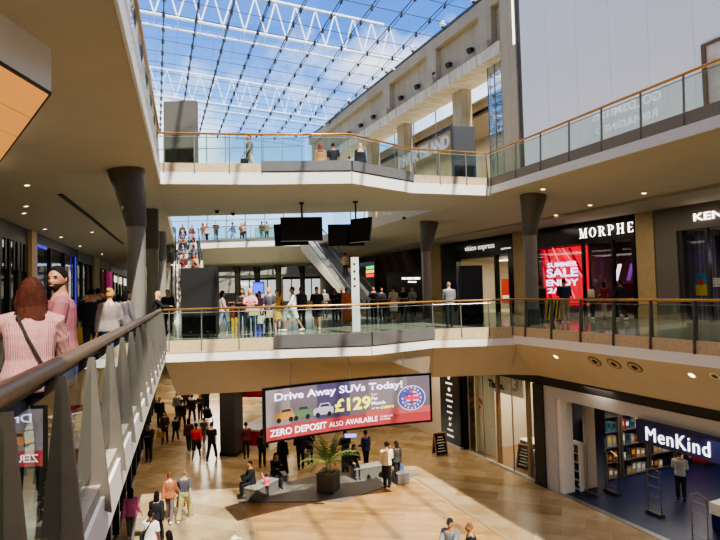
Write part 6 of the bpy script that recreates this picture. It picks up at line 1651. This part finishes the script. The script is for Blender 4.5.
 (177, 34, G, 0, 'person in grey top far down the aisle', 'step', True, 1.68, ('sweater', '#66625e'), ('jeans', '#22283a'), ('bun', 'b'), 'l', '#222222'),
 (186, 36.5, G, PI, 'man in navy top furthest down the aisle', 'stand', False, 1.80, ('shirt', '#1e2a4e'), ('trousers', '#1c1c22'), ('short', 'k'), 'm', '#222222'),
 (192, 33, G, 0, 'man in black with a rucksack far down the aisle', 'stride', False, 1.74, ('jacket', '#121114'), ('trousers', '#15151a'), ('short', 'k'), 'm', '#222222'),
 (200.5, 33.5, G, PI, 'woman in black with folded arms far down the aisle', 'folded', True, 1.66, ('jacket', '#171416'), ('trousers', '#15151a'), ('long', 'k'), 'm', '#222222'),
 (206.5, 34.5, G, PI, 'tall man in black at the bright end of the aisle', 'wave', False, 1.84, ('jacket', '#0f0f12'), ('trousers', '#121216'), ('short', 'k'), 'd', '#222222'),
 (246.5, 25.6, G, .4, 'woman in dark red top browsing the white kiosk', 'phone', True, 1.68, ('sweater', '#5c1c1c'), ('jeans', '#17171c'), ('bun', 'k'), 'm', '#222222'),
 (262.5, 24.3, G, 0, 'woman in olive black top standing by the kiosk corner', 'bag', True, 1.66, ('jacket', '#201e18'), ('trousers', '#141416'), ('long', 'k'), 'm', '#222222'),
 (283, 23.2, G, 0, 'woman in long black robe standing under the banner', 'stand', True, 1.66, ('robe', '#0d0c0e'), None, ('hijab', '#0f0e10'), 'm', '#1a1a1a'),
 (301, 23.8, G, .2, 'man in dark jacket with a carrier bag under the banner', 'bag', False, 1.76, ('jacket', '#17161a'), ('trousers', '#17171c'), ('short', 'k'), 'm', '#2a2a2a'),
 (310, 24.4, G, -.3, 'woman in black next to the carrier bag under the banner', 'folded', True, 1.66, ('jacket', '#141316'), ('trousers', '#1a1a1e'), ('long', 'k'), 'l', '#8a5a3a'),
 (346, 23.3, G, .4, 'man in black top and blue grey jeans behind the palm', 'folded', False, 1.76, ('tee', '#121113'), ('wide', '#5a5c6a'), ('short', 'k'), 'd', '#2a2a2a'),
 (366.5, 23.6, G, .6, 'woman in blue coat standing behind the stone bench', 'bag', True, 1.68, ('jacket', '#24345e'), ('trousers', '#17171c'), ('bun', 'k'), 'm', '#222222'),
 (387.5, 21.3, G, .15, 'man in cream sweater and black trousers at the end of the plinth', 'phone', False, 1.76, ('sweater', '#e4d3b4'), ('trousers', '#121114'), ('short', 'k'), 'm', '#161616'),
 (397.5, 21.9, G, .6, 'woman in grey patterned coat beside the cream sweater', 'bag', True, 1.66, ('jacket', '#3c3a36'), ('trousers', '#1c1c22'), ('long', '#2a2422'), 'm', '#d8d4d0'),
 (453, 14.3, G, PI - .5, 'man in grey sweatshirt and black cap at the bottom of the view', 'reach', False, 1.76, ('sweater', '#8b8a88'), ('trousers', '#22222a'), ('cap', '#101014'), 'm', '#e8e4de'),
 (475, 13.95, G, PI / 2 - .2, 'bald man in black reaching towards the black cap', 'reach', False, 1.74, ('shirt', '#0f0f11'), ('trousers', '#22222a'), ('bald', '#7a5240'), 'm', '#e8e4de'),
]
bagspots = {}
for (u, Y, z, rz, lab, pose, fem, h, top, bot, hair, skin, shoes) in T_:
    zz = z + (.037 if (z == G and 'plinth' in lab) else .014 if 'inside the cosmetics' in lab else .004)
    p = at(u, z, Y); p.z = zz
    _, ww, g, W = person(p, rz, lab, pose, fem, h, top, bot, hair, skin, shoes)
    bagspots[lab] = (ww, W, rz)
def hang_bag(key, arm_, *a, **k):
    for lab in bagspots:
        if key in lab: return bag(bagspots[lab][0][arm_] + Vector((0, 0, .0)), *a, **k)
hang_bag('yellow bag', 'ra', 'big bright yellow shopping bag in the shaded gallery', '#d8b414', .40, .34, .14)
hang_bag('blonde woman in pink', 'ra', 'tan handbag on the arm of the blonde woman in pink', '#cbb184', .38, .26, .14, .1, .14)
hang_bag('patterned top beside', 'la', 'pale green tote bag held by the patterned top', '#a8b8a0', .36, .28, .12, .1, .16)
hang_bag('patterned top beside', 'ra', 'tan handbag on the arm of the patterned top', '#c8a878', .36, .26, .12, .1, .12)
hang_bag('paper bag', 'ra', 'orange brown paper bag beside the pale green trousers', '#b87848', .30, .34, .14)
hang_bag('tan bag', 'la', 'tan bag far down the ground floor aisle', '#b88a50', .34, .3, .14)
hang_bag('grey patterned coat', 'la', 'blue and white carrier bag by the cream sweater man', '#5a6ea8', .36, .4, .16)
hang_bag('carrier bag under', 'la', 'pale carrier bag under the banner', '#a09488', .34, .4, .14)
hang_bag('walking across the upper', 'ra', 'round black bag swinging on the upper bridge', '#16161a', .3, .26, .16)
hang_bag('in pink top and grey', 'la', 'beige shopping bag of the woman in the pink top', '#a89478', .3, .4, .12)
hang_bag('long dark hair in grey', 'ra', 'cream handbag beside the cone topped column', '#d8cec0', .3, .22, .12)
# backpack and strap
for lab, (ww, W, rz) in bagspots.items():
    if 'pale backpack' in lab:
        c = W @ Vector((0, -.2, 1.28)); t = thing('backpack', 'small pale backpack outside the cosmetics shop', 'bag', c, rz)
        MB().cbox(c, (.26, .14, .36), rz).build('pack', cloth('#c8c0b0'), t, bevel=.04); MB().cbox(c + Vector((-math.sin(-rz) * 0, 0, -.08)) + (W.to_3x3().normalized() @ Vector((0, -.08, 0))), (.2, .05, .16), rz).build('pocket', cloth('#b0a898'), t, bevel=.02)
    if 'cross strap' in lab:
        t = thing('cross_bag', 'dark cross strap bag on the white T-shirt', 'bag', W @ Vector((-.2, -.05, 1.0)), rz)
        MB().tube([W @ Vector(v) for v in ((.10, -.04, 1.505), (.06, -.155, 1.38), (-.06, -.155, 1.2), (-.20, -.08, 1.02))], .016, 6).build('strap', cloth('#141416'), t); MB().cbox(W @ Vector((-.235, -.03, .98)), (.08, .2, .16), rz).build('pouch', cloth('#141416'), t, bevel=.02)
# seated people (seat about 0.47)
def seated(p, seat, rz, lab, pose, fem, h, top, bot, hair, skin='m', shoes='#222222'):
    g = rig(pose, fem); s = h / 1.735
    loc = Vector((p.x, p.y, p.z)); return person(loc, rz, lab, pose, fem, h, top, bot, hair, skin, shoes)
for (u, v, dx, dy, rz, lab, pose, fem, top, hair) in (
    (251, 502, -.05, .55, 1.9, 'person in black hunched on the stone bench at the plinth corner', 'sit', False, ('jacket', '#131215'), ('short', 'k')),
    (277, 488, -.1, .2, -2.6, 'person in black sitting behind the toddler in pink', 'sitphone', True, ('jacket', '#151316'), ('long', 'k')),
    (372, 478, -.75, .22, -2.8, 'person in dark brown sitting at the palm end of the long bench', 'sit', True, ('jacket', '#2a1e1c'), ('long', 'k')),
    (372, 478, .62, .2, -1.9, 'woman in black looking at her phone on the long bench', 'sitphone', True, ('jacket', '#141316'), ('tail', 'k'))):
    p = at_z(u, v, G); g0 = rig(pose, fem)
    seated(Vector((p.x + dx, p.y + dy, G + .40 - (g0.pz - .10) + .06)), .45, rz, lab, pose, fem, 1.70, top, ('trousers', '#18181c'), hair)
p = at_z(267, 497, G + .037); person(p, .4, 'toddler in bright pink jacket and dark leggings on the plinth edge', 'wave', True, .86, ('jacket', '#e0607c'), ('jeans', '#3a2a30'), ('bun', 'b'), 'm', '#c05060')
# shopper inside the gadget shop
d_ = -3.2; q = MK.hit(681, 490, d_); Y = (q - MK.N * d_).y; q = MK.p(Y, d_, G + .013)
person(q, -.6, 'man in pale checked shirt browsing deep in the gadget shop', 'phone', False, 1.74, ('shirt', '#b8b6b0'), ('trousers', '#1a1a1e'), ('short', 'k'), 'm', '#222222')
# far upper gallery
far_cols = ['#2a2a34', '#8a5a3a', '#c8b4a8', '#1a1a20', '#3c54a0', '#8c3a34', '#d8d0c8', '#222228', '#5a6a8a']
for i, u in enumerate((172, 203, 207, 216, 233, 242, 245, 262, 267)):
    p = at(u, U, 43.9 + (i % 3) * .5); p.z = U + .004
    n_ = ['at the very end by the shaded side', 'first past the escalator head', 'second past the escalator head', 'third past the escalator head', 'standing side on in the middle', 'in blue near the middle', 'close beside the blue top', 'first by the hanging screen', 'second by the hanging screen'][i]
    person(p, [PI, 2.6, PI, -2.7, 1.4, PI, 2.9, -.4, .3][i], 'distant shopper behind the curved far balustrade, ' + n_, ['stand', 'phone', 'step', 'stand', 'stride', 'bag', 'phone', 'stand', 'folded'][i], i % 2 == 0, 1.62 + .03 * (i % 5), ('tee' if i % 2 else 'sweater', far_cols[i]), ('jeans', ['#22283a', '#7a8aa0', '#1a1a1e'][i % 3]), (['short', 'long', 'hijab', 'short'][i % 4], ['k', 'b', '#a83a30', 'k'][i % 4]), 'ldm'[i % 3], '#222222', voxel=.022)
# escalator riders
cc = ['#2c2a30', '#d8c8c0', '#8a4a30', '#3a4a7a', '#c0beb8', '#6a2a2a', '#1c1c20', '#a87a4a', '#50607a', '#e0d8d0', '#7a3a5a', '#242a38', '#b04a3a', '#3c3c40', '#9aa0a8', '#2a3a6a', '#c89a70', '#1a1a1e']
for i in range(26):
    k = 1 + int((i // 2) * 1.9); f = 0; f = (k + .5) / 26; p = escL(f, -1 if i % 2 else 1); p.z = c0.z + (c1.z - c0.z) * (k + 1) / 26 + .004; j = i; i = i % 18
    person(p, PI - .35 + .2 * (i % 3), 'rider on the crowded escalator, %s step pair from the bottom, on the %s side' % (['first', 'second', 'third', 'fourth', 'fifth', 'sixth', 'seventh', 'eighth', 'ninth', 'tenth', 'eleventh', 'twelfth', 'topmost'][j // 2], ['glazed void', 'shaded gallery'][j % 2]), ['stand', 'bag', 'phone', 'folded'][i % 4], i % 3 == 0, 1.58 + .035 * (i % 6), (['tee', 'sweater', 'jacket'][i % 3], cc[(j * 7) % 18]), ('jeans', ['#22283a', '#5a6a8a', '#1a1a1e', '#8a8276'][i % 4]), (['long', 'short', 'short', 'bun', 'hijab'][i % 5], ['k', 'b', 'k', 'y', '#a8443a'][i % 5]), 'lmd'[i % 3], '#222222', voxel=.022)
k = 10; p = escR((k + .5) / 26, .6); p.z = b0.z + (b1.z - b0.z) * (k + 1) / 26 + .004
_, ww, g, W = person(p, -.2, 'woman in tan coat riding up the pale escalator', 'bag', True, 1.68, ('jacket', '#a88a5c'), ('trousers', '#2a2622'), ('bun', 'b'), 'm', '#222222')
bag(ww['la'], 'small beige bag of the tan coat on the escalator', '#c8b48a', .28, .26, .12)
# pushchair with the dark crowd far down the aisle
p = at(208, G, 32.5); p.z = G
t = thing('pushchair', 'dark pushchair beside the tall man at the bright end of the aisle', 'pushchair', p)
for x in (-.22, .22):
    for y in (-.3, .3): MB().tube([p + Vector((x - .02, y, .1)), p + Vector((x + .02, y, .1))], .1, 12).build('wheel', m_black, t)
    MB().tube([p + Vector((x, .3, .1)), p + Vector((x, -.1, .6)), p + Vector((x, -.5, 1.05))], .018, 6).build('frame_bar', m_darkgrey, t)
MB().add([p + Vector(v) for v in ((-.2, .3, .4), (.2, .3, .4), (.2, -.15, .4), (-.2, -.15, .4), (-.2, -.32, .95), (.2, -.32, .95), (.2, -.2, 1.0), (-.2, -.2, 1.0), (.2, .3, .46), (-.2, .3, .46))], [(0, 1, 2, 3), (3, 2, 5, 4), (4, 5, 6, 7), (7, 6, 8, 9), (0, 9, 8, 1)]).build('seat_shell', cloth('#17171c'), t)
SC.view_settings.view_transform = 'AgX'
SC.view_settings.look = 'AgX - Medium High Contrast'
SC.view_settings.exposure = 0.75
SC.cycles.transparent_max_bounces = 32
